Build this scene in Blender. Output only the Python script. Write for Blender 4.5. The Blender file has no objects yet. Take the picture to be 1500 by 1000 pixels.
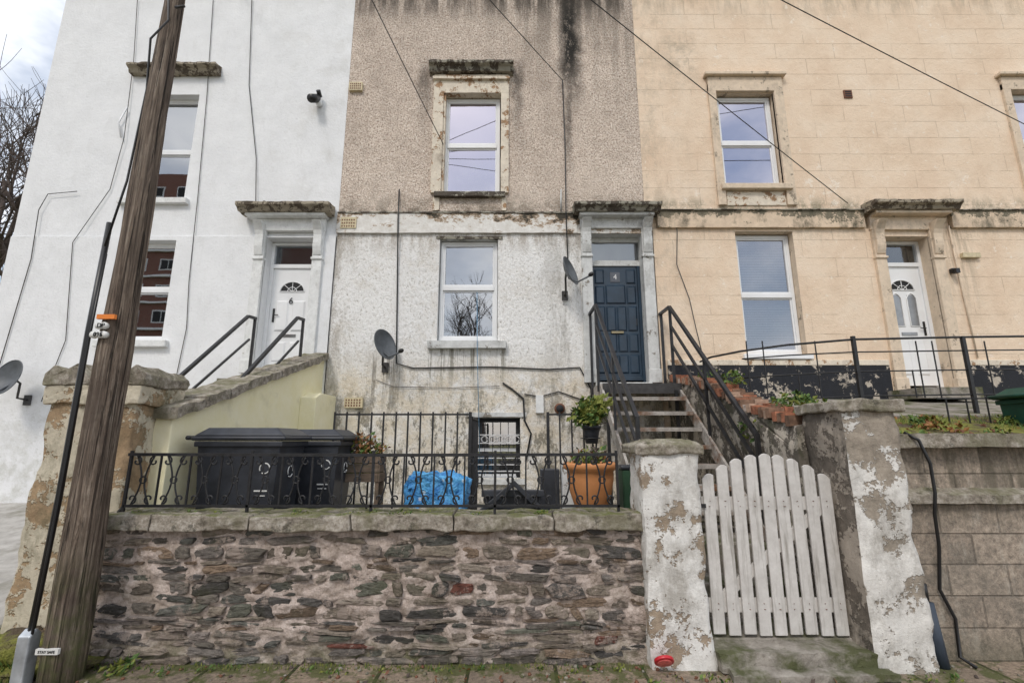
import bpy, bmesh, math, random
from mathutils import Vector, Matrix, noise as mn
random.seed(7)
R=random.uniform
scene=bpy.context.scene
FY=7.7   # facade plane

# ------------------------------------------------------------------ node helpers
class NT:
    def __init__(s,name):
        s.m=bpy.data.materials.new(name); s.m.use_nodes=True
        s.t=s.m.node_tree; s.n=s.t.nodes; s.l=s.t.links
        s.b=s.n['Principled BSDF']; s.out=s.n['Material Output']
        s.tc=s.n.new('ShaderNodeTexCoord'); s.co=s.tc.outputs['Object']
        s.sep=None
    def xyz(s):
        if not s.sep:
            s.sep=s.n.new('ShaderNodeSeparateXYZ'); s.l.new(s.co,s.sep.inputs[0])
        return s.sep.outputs
    def set(s,sock,v):
        if isinstance(v,bpy.types.NodeSocket): s.l.new(v,sock)
        elif isinstance(v,(tuple,list)) and len(v)==3 and len(sock.default_value)==4: sock.default_value=(*v,1)
        else: sock.default_value=v
    def mapping(s,sc,loc=(0,0,0),rot=(0,0,0),vec=None):
        m=s.n.new('ShaderNodeMapping'); s.l.new(vec or s.co,m.inputs[0])
        m.inputs['Scale'].default_value=sc; m.inputs['Location'].default_value=loc; m.inputs['Rotation'].default_value=rot
        return m.outputs[0]
    def noise(s,scale,detail=4,rough=.6,st=None,dist=0,loc=(0,0,0)):
        n=s.n.new('ShaderNodeTexNoise'); n.inputs['Scale'].default_value=scale
        n.inputs['Detail'].default_value=min(detail,5); n.inputs['Roughness'].default_value=rough; n.inputs['Distortion'].default_value=dist
        s.l.new(s.mapping(st or (1,1,1),loc) if (st or any(loc)) else s.co,n.inputs['Vector']); return n.outputs['Fac']
    def voro(s,scale,st=None,feat='F1',out='Distance'):
        n=s.n.new('ShaderNodeTexVoronoi'); n.feature=feat; n.inputs['Scale'].default_value=scale
        s.l.new(s.mapping(st) if st else s.co,n.inputs['Vector']); return n.outputs[out]
    def ramp(s,fac,stops):
        r=s.n.new('ShaderNodeValToRGB'); s.l.new(fac,r.inputs[0]); e=r.color_ramp.elements
        while len(e)<len(stops): e.new(.5)
        for i,(p,c) in enumerate(stops):
            e[i].position=p
            e[i].color=(c,c,c,1) if isinstance(c,(int,float)) else (*c,1)
        return r.outputs[0]
    def mix(s,f,a,b,bt='MIX'):
        m=s.n.new('ShaderNodeMix'); m.data_type='RGBA'; m.blend_type=bt
        s.set(m.inputs[0],f); s.set(m.inputs[6],a); s.set(m.inputs[7],b); return m.outputs[2]
    def ma(s,op,a,b=0.0,cl=False):
        m=s.n.new('ShaderNodeMath'); m.operation=op; m.use_clamp=cl
        s.set(m.inputs[0],a); s.set(m.inputs[1],b); return m.outputs[0]
    def rng(s,v,a,b,c=0.,d=1.):
        m=s.n.new('ShaderNodeMapRange'); m.interpolation_type='SMOOTHSTEP'; s.l.new(v,m.inputs[0])
        for i,x in enumerate((a,b,c,d)): m.inputs[i+1].default_value=x
        return m.outputs[0]
    def near(s,v,c,a,b): return s.rng(s.ma('ABSOLUTE',s.ma('SUBTRACT',v,c)),a,b)
    def bump(s,h,st=.3,dist=.01,prev=None):
        b=s.n.new('ShaderNodeBump'); b.inputs['Strength'].default_value=st; b.inputs['Distance'].default_value=dist
        s.l.new(h,b.inputs['Height'])
        if prev: s.l.new(prev,b.inputs['Normal'])
        s.l.new(b.outputs[0],s.b.inputs['Normal']); return b.outputs[0]
    def fin(s,col,rough=.85,metal=0.,spec=.3):
        s.set(s.b.inputs['Base Color'],col); s.set(s.b.inputs['Roughness'],rough)
        s.b.inputs['Metallic'].default_value=metal; s.b.inputs['Specular IOR Level'].default_value=spec
        return s.m

def simple(name,c,rough=.5,metal=0.,var=.12,scale=14,bump=.1,spec=.4):
    t=NT(name); n=t.noise(scale,3,.6)
    lo=tuple(x*(1-var) for x in c); hi=tuple(min(1,x*(1+var)) for x in c)
    col=t.ramp(n,[(.3,lo),(.7,hi)])
    if bump: t.bump(t.noise(scale*5,2,.6),bump,.004)
    return t.fin(col,rough,metal,spec)

def mottled(name,c1,c2,c3,scale=6,stain=1.2,th=(.52,.7),bump=.4,bs=60,bd=.006,st=None,rough=.9):
    t=NT(name)
    col=t.ramp(t.noise(scale,5,.7),[(.3,c1),(.7,c2)])
    m=t.ramp(t.noise(stain,5,.65,st),[(th[0],0.),(th[1],1.)])
    col=t.mix(m,col,c3)
    t.bump(t.noise(bs,3,.7),bump,bd)
    return t.fin(col,rough)

# ------------------------------------------------------------------ materials
def m_white_smooth():
    t=NT('white_masonry_paint')
    col=t.ramp(t.noise(2.2,5,.6),[(.3,(.74,.75,.76)),(.7,(.82,.83,.84))])
    x,y,z=t.xyz()
    dirt=t.ramp(t.noise(2.2,5,.7,(3,3,.7)),[(.54,0.),(.8,1.)])
    col=t.mix(t.ma('MULTIPLY',dirt,.25),col,(.50,.50,.48))
    sp=t.ramp(t.noise(20,3,.7),[(.60,0.),(.70,1.)])
    col=t.mix(t.ma('MULTIPLY',sp,.28),col,(.5,.5,.49))
    g=t.ma('MULTIPLY',t.rng(x,-5.5,-3.2),t.ramp(t.noise(2.0,5,.7),[(.5,0.),(.7,.35)]))
    col=t.mix(g,col,(.52,.51,.47))
    low=t.ma('MULTIPLY',t.rng(z,3.2,.8),t.ramp(t.noise(5,5,.7),[(.42,0.),(.62,1.)]))
    col=t.mix(t.ma('MULTIPLY',low,.5),col,(.42,.42,.36))
    p=t.bump(t.noise(3.5,3,.5),.4,.03); t.bump(t.noise(28,4,.75),.45,.014,p)
    return t.fin(col,.8)
def m_pebble():
    t=NT('pebbledash_render'); x,y,z=t.xyz()
    a=t.noise(33,2,.8,(1.1,1,.9)) 
    col=t.ramp(a,[(.26,(.15,.105,.08)),(.37,(.40,.31,.25)),(.46,(.60,.49,.405)),(.56,(.77,.665,.57)),(.70,(.92,.85,.77))])
    big=t.noise(.9,5,.72)
    col=t.mix(t.ramp(big,[(.42,0.),(.68,.36)]),col,(.36,.29,.24),'MIX')
    md=t.noise(4.5,4,.75,loc=(2,0,8))
    col=t.mix(t.ramp(md,[(.48,0.),(.68,.35)]),col,(.29,.23,.185))
    col=t.mix(t.ma('MULTIPLY',t.rng(z,8.4,9.9),.25),col,(.24,.205,.175))
    col=t.mix(t.ma('MULTIPLY',t.rng(z,6.9,5.6),t.ramp(t.noise(2,5,.6),[(.4,0.),(.7,.5)])),col,(.76,.66,.56))
    st=t.ramp(t.noise(1.0,5,.75,(4.5,4.5,.45)),[(.42,0.),(.58,1.)])
    g=t.ma('MULTIPLY',t.rng(x,-1.0,.8),t.ma('MULTIPLY',t.rng(z,6.9,9.6),st))
    col=t.mix(t.ma('MULTIPLY',g,.45),col,(.11,.095,.075))
    w=t.ma('MULTIPLY',t.ma('SUBTRACT',t.noise(2.5,4,.7,loc=(0,5,5)),.5),.35); xx=t.ma('ADD',x,w)
    s1=t.ma('MULTIPLY',t.near(xx,1.10,.30,.05),t.rng(z,7.1,8.7))
    s2=t.ma('MULTIPLY',t.near(xx,1.02,.12,.02),t.rng(z,5.9,7.2))
    s3=t.ma('MULTIPLY',t.near(xx,-1.6,.20,.02),t.ma('MULTIPLY',t.rng(z,6.8,8.2),t.rng(z,8.7,8.2)))
    s4=t.ma('MULTIPLY',t.near(xx,.10,.18,.02),t.ma('MULTIPLY',t.rng(z,6.3,8.2),t.rng(z,8.7,8.2)))
    sm=t.ma('MAXIMUM',t.ma('MAXIMUM',s1,t.ma('MULTIPLY',s2,.6)),t.ma('MULTIPLY',t.ma('MAXIMUM',s3,s4),.6))
    sm=t.ma('MULTIPLY',sm,t.ramp(t.noise(9,4,.8,(1,1,.5)),[(.32,.25),(.48,1.)]))
    col=t.mix(t.ma('MULTIPLY',sm,1.0,True),col,(.026,.024,.021))
    s5=t.ma('MULTIPLY',t.rng(z,9.3,9.9),st)
    col=t.mix(t.ma('MULTIPLY',s5,.75),col,(.055,.048,.04))
    s6=t.ma('MULTIPLY',t.rng(z,5.95,5.5),t.ramp(t.noise(3,5,.75),[(.42,0.),(.60,.7)]))
    col=t.mix(s6,col,(.16,.135,.10))
    t.bump(a,1.,.03); 
    return t.fin(col,.95)
def m_roughwhite():
    t=NT('stained_roughcast_white'); x,y,z=t.xyz()
    a=t.noise(24,3,.8,(1,1,.65))
    col=t.ramp(a,[(.27,(.36,.33,.29)),(.36,(.68,.665,.635)),(.46,(.84,.83,.81)),(.7,(.89,.89,.88))])
    g=t.noise(1.6,5,.75,loc=(3,0,1))
    col=t.mix(t.ramp(g,[(.52,0.),(.72,.5)]),col,(.58,.52,.43))
    bot=t.ma('MULTIPLY',t.rng(z,3.1,2.4),t.ramp(t.noise(2.6,5,.78),[(.34,0.),(.58,1.)]))
    col=t.mix(t.ma('MULTIPLY',bot,.65),col,(.66,.55,.38))
    blk=t.ma('MULTIPLY',t.rng(z,3.1,1.7),t.ramp(t.noise(4.2,5,.85,(1,1,.5)),[(.50,0.),(.58,1.)]))
    col=t.mix(t.ma('MULTIPLY',blk,.75),col,(.12,.11,.075))
    top=t.ma('MULTIPLY',t.rng(z,4.6,5.1),t.ramp(t.noise(4,5,.75,(2,2,.4)),[(.42,0.),(.60,1.)]))
    col=t.mix(t.ma('MULTIPLY',top,.7),col,(.33,.27,.21))
    rr=t.ma('MULTIPLY',t.rng(x,.1,1.2),t.ramp(t.noise(3.4,5,.85,(1,1,.22)),[(.46,0.),(.60,1.)]))
    col=t.mix(t.ma('MULTIPLY',rr,.6),col,(.22,.20,.16))
    lf=t.ma('MULTIPLY',t.rng(x,-2.4,-3.0),t.ramp(t.noise(3.4,5,.85,(1,1,.35)),[(.44,0.),(.60,.6)]))
    col=t.mix(lf,col,(.34,.30,.24))
    run=t.ramp(t.noise(1.0,5,.8,(11,11,.5)),[(.50,0.),(.58,1.)])
    sl=t.ma('MULTIPLY',t.near(x,-.74,.80,.6),t.ma('MULTIPLY',t.rng(z,2.2,3.0),t.rng(z,3.3,3.05)))
    sl=t.ma('MULTIPLY',t.ma('MULTIPLY',sl,run),.75)
    col=t.mix(sl,col,(.16,.145,.10))
    sd=t.ma('MULTIPLY',t.near(x,-2.05,.4,.2),t.ma('MULTIPLY',t.rng(z,1.7,2.7),t.rng(z,3.1,2.8)))
    col=t.mix(t.ma('MULTIPLY',t.ma('MULTIPLY',sd,run),.65),col,(.16,.14,.11))
    p=t.bump(a,1.,.03); 
    return t.fin(col,.92)
def m_band():
    t=NT('flaking_band_paint'); x,y,z=t.xyz()
    base=t.ramp(t.noise(9,5,.7),[(.3,(.64,.61,.56)),(.7,(.82,.81,.78))])
    f=t.ma('ADD',t.noise(3.2,5,.8,(1,1,1.6)),t.rng(x,-.4,1.6,-.03,.07))
    f=t.ma('ADD',f,t.rng(z,5.15,5.47,-.05,.10))
    col=t.mix(t.ramp(f,[(.51,0.),(.55,1.)]),base,(.42,.32,.23))
    col=t.mix(t.ramp(f,[(.56,0.),(.63,1.)]),col,(.065,.058,.045))
    t.bump(t.noise(30,4,.75),.5,.012)
    return t.fin(col,.9)
def m_cream():
    t=NT('cream_masonry_paint'); x,y,z=t.xyz()
    col=t.ramp(t.noise(1.3,5,.65),[(.3,(.71,.545,.40)),(.5,(.78,.625,.475)),(.72,(.82,.69,.55))])
    cb=t.n.new('ShaderNodeCombineXYZ'); t.l.new(x,cb.inputs[0]); t.l.new(z,cb.inputs[1])
    br=t.n.new('ShaderNodeTexBrick'); t.l.new(cb.outputs[0],br.inputs['Vector'])
    br.inputs['Scale'].default_value=1; br.inputs['Brick Width'].default_value=1.1; br.inputs['Row Height'].default_value=.33
    br.inputs['Mortar Size'].default_value=.007; br.inputs['Mortar Smooth'].default_value=.4
    jm=t.ma('MULTIPLY',br.outputs['Fac'],t.ramp(t.noise(.9,5,.75),[(.42,0.),(.54,1.)]))
    col=t.mix(t.ma('MULTIPLY',jm,.5),col,(.42,.32,.225))
    st=t.ramp(t.noise(1.7,5,.78,(1,1,.8),loc=(5,0,2)),[(.52,0.),(.74,.35)])
    col=t.mix(st,col,(.56,.43,.31))
    ed=t.ma('MULTIPLY',t.rng(x,3.6,2.3),t.ramp(t.noise(3,5,.8,(1,1,.6)),[(.46,0.),(.64,.5)]))
    col=t.mix(ed,col,(.44,.36,.27))
    tp=t.ma('MULTIPLY',t.rng(z,9.3,9.9),t.ramp(t.noise(2,5,.75,(2,2,.5)),[(.44,0.),(.62,.45)]))
    col=t.mix(tp,col,(.32,.265,.19))
    # algae confined to the strip just above the string course
    m1=t.ma('MULTIPLY',t.ma('MULTIPLY',t.rng(z,5.85,5.55),t.rng(z,5.14,5.17)),t.ramp(t.noise(3,5,.8,(1.3,1,.8)),[(.44,0.),(.60,.8)]))
    col=t.mix(m1,col,(.23,.21,.145))
    m4=t.ma('MULTIPLY',t.near(x,3.15,.45,.1),t.ma('MULTIPLY',t.rng(z,7.7,8.5),t.rng(z,9.5,8.8)))
    col=t.mix(t.ma('MULTIPLY',m4,t.ramp(t.noise(5,5,.8,loc=(3,3,3)),[(.42,0.),(.60,.6)])),col,(.36,.31,.235))
    m2=t.ma('MULTIPLY',t.ma('MULTIPLY',t.rng(z,4.75,5.1),t.rng(z,5.18,5.14)),t.ramp(t.noise(3,5,.8,(2,2,.6),loc=(1,1,1)),[(.48,0.),(.66,.5)]))
    col=t.mix(m2,col,(.44,.37,.27))
    m3=t.ma('MULTIPLY',t.rng(z,3.3,2.8),t.ramp(t.noise(3,5,.8,loc=(8,1,1)),[(.48,0.),(.66,.4)]))
    col=t.mix(m3,col,(.48,.40,.30))
    # drips beside the right-hand door surround and under the upper sill
    d1=t.ma('MULTIPLY',t.near(x,4.28,.75,.5),t.ma('MULTIPLY',t.rng(z,5.45,5.8),t.rng(z,6.0,5.9)))
    d2=t.ma('MULTIPLY',t.near(x,7.6,.35,.1),t.ma('MULTIPLY',t.rng(z,3.0,5.0),t.rng(z,5.16,5.1)))
    dd=t.ma('MULTIPLY',t.ma('MAXIMUM',d1,d2),t.ramp(t.noise(1,5,.8,(6,6,.6)),[(.44,0.),(.58,.6)]))
    col=t.mix(dd,col,(.30,.25,.18))
    pt=t.ma('MULTIPLY',t.near(x,5.2,.9,.3),t.near(z,5.9,.55,.1)); pt=t.ma('ADD',t.noise(5,5,.8,loc=(4,0,4)),t.ma('MULTIPLY',pt,.10))
    col=t.mix(t.ramp(pt,[(.62,0.),(.65,.6)]),col,(.88,.80,.70))
    sp=t.ramp(t.noise(17,3,.8),[(.60,0.),(.72,.35)])
    col=t.mix(sp,col,(.52,.41,.31))
    h=t.ma('SUBTRACT',t.noise(5,5,.75),t.ma('MULTIPLY',jm,.4))
    p=t.bump(h,.55,.03); t.bump(t.noise(40,3,.75),.45,.008,p)
    return t.fin(col,.88)
def m_flaked(name,paint,under,th=.5,scale=3,bump=.5,dark=(.1,.09,.075),zb=None,dth=.55,dmax=.6):
    t=NT(name); n=t.noise(scale,5,.78)
    if zb:
        x,y,z=t.xyz(); n=t.ma('ADD',n,t.rng(z,zb[0],zb[1],0,zb[2]))
    a=t.ramp(t.noise(9,5,.75),[(.3,tuple(c*.78 for c in paint)),(.65,paint)])
    u=t.ramp(t.noise(14,5,.8),[(.3,tuple(c*.5 for c in under)),(.7,under)])
    f=t.ramp(n,[(th,0.),(th+.03,1.)])
    col=t.mix(f,a,u)
    col=t.mix(t.ramp(t.noise(2.6,5,.8,(1,1,.6),loc=(4,4,4)),[(dth,0.),(dth+.17,dmax)]),col,dark)
    h=t.ma('ADD',t.ma('MULTIPLY',f,-.5),t.ma('MULTIPLY',t.noise(20,5,.8),.8))
    t.bump(h,bump,.014)
    return t.fin(col,.9)
def m_wood_pole():
    t=NT('weathered_pole_wood'); x,y,z=t.xyz()
    g=t.noise(1,5,.8,(30,30,.9),dist=.8)
    col=t.ramp(g,[(.33,(.026,.020,.016)),(.43,(.12,.09,.07)),(.54,(.25,.195,.15)),(.68,(.48,.41,.335))])
    col=t.mix(t.ramp(t.noise(1.6,5,.75,(2.5,2.5,.8)),[(.46,0.),(.64,.6)]),col,(.125,.098,.08))
    cr=t.ramp(t.noise(1,4,.7,(40,40,.7),loc=(3,3,3)),[(.58,0.),(.62,1.)])
    col=t.mix(t.ma('MULTIPLY',cr,.88),col,(.012,.010,.008))
    col=t.mix(t.ma('MULTIPLY',t.rng(z,3.4,2.6),t.ramp(t.noise(4,5,.7),[(.42,0.),(.62,.5)])),col,(.09,.064,.048))
    col=t.mix(t.ma('MULTIPLY',t.rng(z,1.1,.0),t.ramp(t.noise(7,5,.7),[(.4,0.),(.6,.75)])),col,(.11,.125,.045))
    t.bump(t.ma('SUBTRACT',g,t.ma('MULTIPLY',cr,.6)),1.,.035)
    return t.fin(col,.85)
def m_stone():
    t=NT('rubble_stone'); 
    a=t.n.new('ShaderNodeAttribute'); a.attribute_name='Col'
    n=t.noise(20,5,.8,(1,1,2.4))
    col=t.mix(t.ramp(n,[(.34,0.),(.56,1.)]),t.mix(.72,a.outputs['Color'],(.03,.026,.022)),a.outputs['Color'])
    col=t.mix(t.ramp(n,[(.58,0.),(.74,.5)]),col,(.48,.44,.39))
    col=t.mix(t.ramp(t.noise(5,5,.78),[(.54,0.),(.60,.85)]),col,(.47,.385,.33))
    col=t.mix(t.ramp(t.noise(2.3,5,.7,loc=(2,2,2)),[(.52,0.),(.68,.45)]),col,(.11,.115,.06))
    t.bump(n,1.,.045)
    return t.fin(col,.9)
def m_mortar():
    t=NT('lime_mortar'); x,y,z=t.xyz()
    n=t.noise(14,5,.8)
    col=t.ramp(n,[(.28,(.16,.125,.10)),(.42,(.43,.35,.30)),(.55,(.60,.50,.445)),(.72,(.74,.66,.60))])
    col=t.mix(t.ramp(t.noise(2,5,.75),[(.5,0.),(.7,.6)]),col,(.28,.235,.18))
    col=t.mix(t.ma('MULTIPLY',t.rng(z,.25,0.),t.ramp(t.noise(5,5,.7),[(.35,0.),(.6,.85)])),col,(.09,.10,.035))
    t.bump(t.noise(30,4,.8),1.,.03)
    return t.fin(col,.95)
def m_coping(name='mossy_coping_stone',green=1.):
    t=NT(name); 
    geo=t.n.new('ShaderNodeNewGeometry'); s=t.n.new('ShaderNodeSeparateXYZ'); t.l.new(geo.outputs['Normal'],s.inputs[0])
    col=t.ramp(t.noise(13,5,.8),[(.28,(.09,.078,.062)),(.46,(.28,.245,.20)),(.60,(.45,.41,.355)),(.74,(.62,.59,.53))])
    col=t.mix(t.ramp(t.noise(2.7,5,.75),[(.45,0.),(.60,.7)]),col,(.16,.15,.09))
    col=t.mix(t.ramp(t.noise(7,5,.8,loc=(6,6,6)),[(.56,0.),(.64,.7)]),col,(.05,.048,.036))
    up=t.ma('MULTIPLY',t.rng(s.outputs[2],.2,.9),t.ramp(t.noise(6,5,.78,loc=(1,5,1)),[(.44,0.),(.56,.85*green)]))
    col=t.mix(up,col,(.13,.14,.045))
    t.bump(t.noise(24,5,.8),.9,.018)
    return t.fin(col,.92)
def m_block():
    t=NT('concrete_blockwork'); x,y,z=t.xyz()
    cb=t.n.new('ShaderNodeCombineXYZ'); t.l.new(t.ma('ADD',x,.12),cb.inputs[0]); t.l.new(z,cb.inputs[1])
    br=t.n.new('ShaderNodeTexBrick'); t.l.new(cb.outputs[0],br.inputs['Vector'])
    br.inputs['Scale'].default_value=1; br.inputs['Brick Width'].default_value=.46; br.inputs['Row Height'].default_value=.222
    br.inputs['Mortar Size'].default_value=.008; br.inputs['Mortar Smooth'].default_value=.6; br.inputs['Bias'].default_value=0
    br.inputs['Color1'].default_value=(.48,.41,.34,1); br.inputs['Color2'].default_value=(.37,.315,.26,1); br.inputs['Mortar'].default_value=(.28,.24,.20,1)
    n=t.noise(24,5,.85)
    col=t.mix(.9,br.outputs['Color'],t.ramp(n,[(.3,(.25,.25,.25)),(.72,(1.4,1.35,1.3))]),'MULTIPLY')
    col=t.mix(t.ramp(t.noise(1.6,5,.78),[(.48,0.),(.64,.55)]),col,(.14,.13,.11))
    col=t.mix(t.ramp(t.noise(2.2,5,.8,(2,2,.8),loc=(3,1,7)),[(.54,0.),(.68,.55)]),col,(.52,.48,.41))
    dr=t.ma('MULTIPLY',t.rng(z,.85,1.12),t.ramp(t.noise(2,5,.75,(4,4,.5)),[(.4,0.),(.58,.7)]))
    col=t.mix(dr,col,(.10,.09,.065))
    col=t.mix(t.ma('MULTIPLY',t.rng(z,.3,0.),.5),col,(.07,.075,.045))
    h=t.ma('SUBTRACT',t.ma('MULTIPLY',n,.7),t.ma('MULTIPLY',br.outputs['Fac'],.6))
    t.bump(h,.9,.018)
    return t.fin(col,.93)
def m_brick(name,a,b,mo,w=.225,h=.075):
    t=NT(name); x,y,z=t.xyz()
    cb=t.n.new('ShaderNodeCombineXYZ'); t.l.new(x,cb.inputs[0]); t.l.new(z,cb.inputs[1])
    br=t.n.new('ShaderNodeTexBrick'); t.l.new(cb.outputs[0],br.inputs['Vector'])
    br.inputs['Scale'].default_value=1; br.inputs['Brick Width'].default_value=w; br.inputs['Row Height'].default_value=h
    br.inputs['Mortar Size'].default_value=.01
    br.inputs['Color1'].default_value=(*a,1); br.inputs['Color2'].default_value=(*b,1); br.inputs['Mortar'].default_value=(*mo,1)
    return t.fin(br.outputs['Color'],.9)
def m_pave():
    t=NT('old_paving_stone'); x,y,z=t.xyz()
    cb=t.n.new('ShaderNodeCombineXYZ'); t.l.new(x,cb.inputs[0]); t.l.new(y,cb.inputs[1])
    br=t.n.new('ShaderNodeTexBrick'); t.l.new(cb.outputs[0],br.inputs['Vector'])
    br.inputs['Scale'].default_value=1; br.inputs['Brick Width'].default_value=.62; br.inputs['Row Height'].default_value=.6; br.inputs['Mortar Size'].default_value=.014
    br.inputs['Color1'].default_value=(.38,.30,.23,1); br.inputs['Color2'].default_value=(.25,.205,.16,1); br.inputs['Mortar'].default_value=(.05,.055,.025,1)
    col=t.mix(.85,br.outputs['Color'],t.ramp(t.noise(24,5,.85),[(.3,(.22,.22,.22)),(.72,(1.5,1.45,1.4))]),'MULTIPLY')
    e=t.ma('ADD',t.noise(3.2,5,.8),t.rng(y,3.5,3.85,0,.08))
    col=t.mix(t.ramp(e,[(.52,0.),(.60,.85)]),col,(.085,.10,.03))
    h=t.ma('SUBTRACT',t.noise(20,5,.8),t.ma('MULTIPLY',br.outputs['Fac'],.8)); t.bump(h,.9,.02)
    return t.fin(col,t.ramp(t.noise(3,4,.6),[(.4,.45),(.6,.85)]))
def m_glass(name,fac,tint=(.8,.8,.84),rough=.012):
    t=NT(name)
    g=t.n.new('ShaderNodeBsdfGlossy'); g.inputs['Roughness'].default_value=rough; g.inputs['Color'].default_value=(*tint,1)
    tr=t.n.new('ShaderNodeBsdfTransparent'); tr.inputs[0].default_value=(.85,.87,.88,1)
    bu=t.n.new('ShaderNodeBump'); bu.inputs['Strength'].default_value=.03; bu.inputs['Distance'].default_value=.02
    t.l.new(t.noise(2.2,1,.4),bu.inputs['Height']); t.l.new(bu.outputs[0],g.inputs['Normal'])
    mx=t.n.new('ShaderNodeMixShader'); mx.inputs[0].default_value=fac
    t.l.new(tr.outputs[0],mx.inputs[1]); t.l.new(g.outputs[0],mx.inputs[2]); t.l.new(mx.outputs[0],t.out.inputs[0])
    t.n.remove(t.b); return t.m
WHITE=m_white_smooth(); PEB=m_pebble(); RW=m_roughwhite(); BAND=m_band(); CREAM=m_cream()
CREAMBAND=m_flaked('cream_band_stained',(.74,.59,.44),(.27,.235,.17),.57,2.5,.5,(.08,.078,.055),(5.25,5.47,.13),.50,.8)
WTRIM=m_flaked('white_trim_paint',(.80,.81,.80),(.42,.38,.32),.66,4,.25,(.35,.33,.3))
GTRIM=m_flaked('grey_white_trim',(.68,.69,.68),(.33,.30,.26),.60,4,.35,(.22,.21,.19),None,.5,.6)
CTRIM=m_flaked('cream_trim_paint',(.74,.61,.47),(.42,.35,.27),.60,4,.35,(.24,.205,.16),None,.54,.55)
SURR=m_flaked('peeling_surround_paint',(.78,.70,.58),(.46,.29,.17),.54,5,.5,(.18,.13,.09))
CORN=m_flaked('lichen_cornice',(.40,.35,.27),(.15,.12,.09),.5,6,.8,(.05,.045,.035))
CORNG=m_flaked('weathered_cornice',(.36,.34,.28),(.12,.10,.08),.48,6,.8,(.05,.045,.035))
UPVC=simple('white_upvc',(.80,.81,.82),.3,0,.05,3,0,.5)
GL_SKY=m_glass('window_glass_bright',.62,(.80,.77,.86)); GL_DK=m_glass('window_glass_dark',.46,(.78,.80,.83)); GL_LOW=m_glass('window_glass_clear',.42)
GL_DOOR=m_glass('door_glass',.25,(.7,.75,.8),.08)
DARK=simple('dark_interior',(.03,.03,.032),.9,0,.2,3,0); MIDI=simple('interior_wall',(.20,.19,.18),.9,0,.2,3,0)
BLIND=simple('blind_slat',(.30,.32,.32),.6,0,.08,2,0)
NAVY=simple('navy_door_paint',(.020,.040,.066),.28,0,.25,5,.08,.5)
IRON=simple('black_iron',(.015,.015,.017),.45,0,.5,20,.35,.5)
GREYST=simple('grey_painted_steel',(.05,.048,.048),.5,0,.4,12,.3)
TREAD=mottled('steel_tread',(.22,.20,.18),(.50,.47,.43),(.17,.09,.05),14,3,(.50,.64),.8,40)
PLASTIC=simple('dark_grey_plastic',(.030,.033,.041),.40,0,.4,6,.12,.5)
BLACKPL=simple('black_plastic',(.012,.012,.013),.4,0,.2,9,.0,.5)
DISHM=simple('dish_grey',(.10,.11,.12),.5,0,.25,7,.1)
POLEW=m_wood_pole(); STONE=m_stone(); MORT=m_mortar(); COP=m_coping(); COPB=m_coping('brown_coping_stone',.35); BLOCK=m_block()
PAVE=m_pave()
PIERW=m_flaked('white_pier_paint',(.79,.775,.74),(.44,.35,.26),.555,3.6,1.,(.20,.17,.13),(1.3,.0,.03),.50,.55)
PIERX=m_flaked('patchy_pier_paint',(.76,.74,.70),(.44,.38,.31),.565,3.4,1.,(.20,.175,.14),(.9,1.6,.11),.50,.6)
PIERG=m_flaked('cement_pier_render',(.40,.35,.295),(.21,.18,.15),.5,4,1.,(.06,.055,.045),None,.50,.8)
BRWALL=m_flaked('blotched_wall_render',(.58,.52,.44),(.20,.175,.145),.47,5,1.,(.06,.065,.035),None,.50,.8)
PIERC=m_flaked('cream_pier_render',(.62,.56,.44),(.45,.32,.195),.51,2.6,1.,(.13,.12,.07),None,.50,.7)
CREAMW=mottled('pale_yellow_render',(.84,.78,.50),(.90,.85,.63),(.66,.61,.41),4,2.2,(.58,.82),.5,30)
GATEW=mottled('grey_white_gate_paint',(.50,.48,.455),(.66,.64,.615),(.32,.30,.27),9,4,(.53,.72),.5,50,.004,(6,6,.5),.6)
CONC=mottled('garden_concrete',(.18,.16,.135),(.38,.35,.31),(.09,.095,.045),10,2.6,(.46,.6),.8,30,.014)
PALE=mottled('pale_paving',(.30,.285,.26),(.50,.48,.45),(.2,.19,.15),5,2,(.5,.7),.4,30)
MOSS=mottled('mossy_soil',(.12,.13,.03),(.28,.28,.06),(.10,.075,.05),9,3.5,(.48,.60),1.,30,.04)
TERRA=mottled('terracotta',(.46,.19,.07),(.60,.27,.11),(.36,.2,.12),5,3,(.6,.8),.2,40,.003,None,.55)
PLINTH=m_flaked('black_plinth_paint',(.026,.028,.034),(.62,.55,.46),.555,3.2,.6,(.03,.03,.03))
VENT=simple('yellowed_vent',(.58,.50,.33),.6,0,.2,20,.1)
RUST=simple('brown_clay',(.16,.07,.04),.7)
def leafmat(name,a,b):
    t=NT(name); col=t.ramp(t.noise(18,2,.6),[(.35,a),(.65,b)]); return t.fin(col,.6)
LEAF=leafmat('leaf_green',(.03,.07,.015),(.12,.19,.045)); LEAF2=leafmat('leaf_yellow_green',(.11,.14,.02),(.24,.25,.06)); LEAFR=leafmat('leaf_russet',(.14,.05,.025),(.30,.15,.05))
TWIG=simple('bare_bark',(.085,.065,.055),.9,0,.3,6,0)

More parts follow.
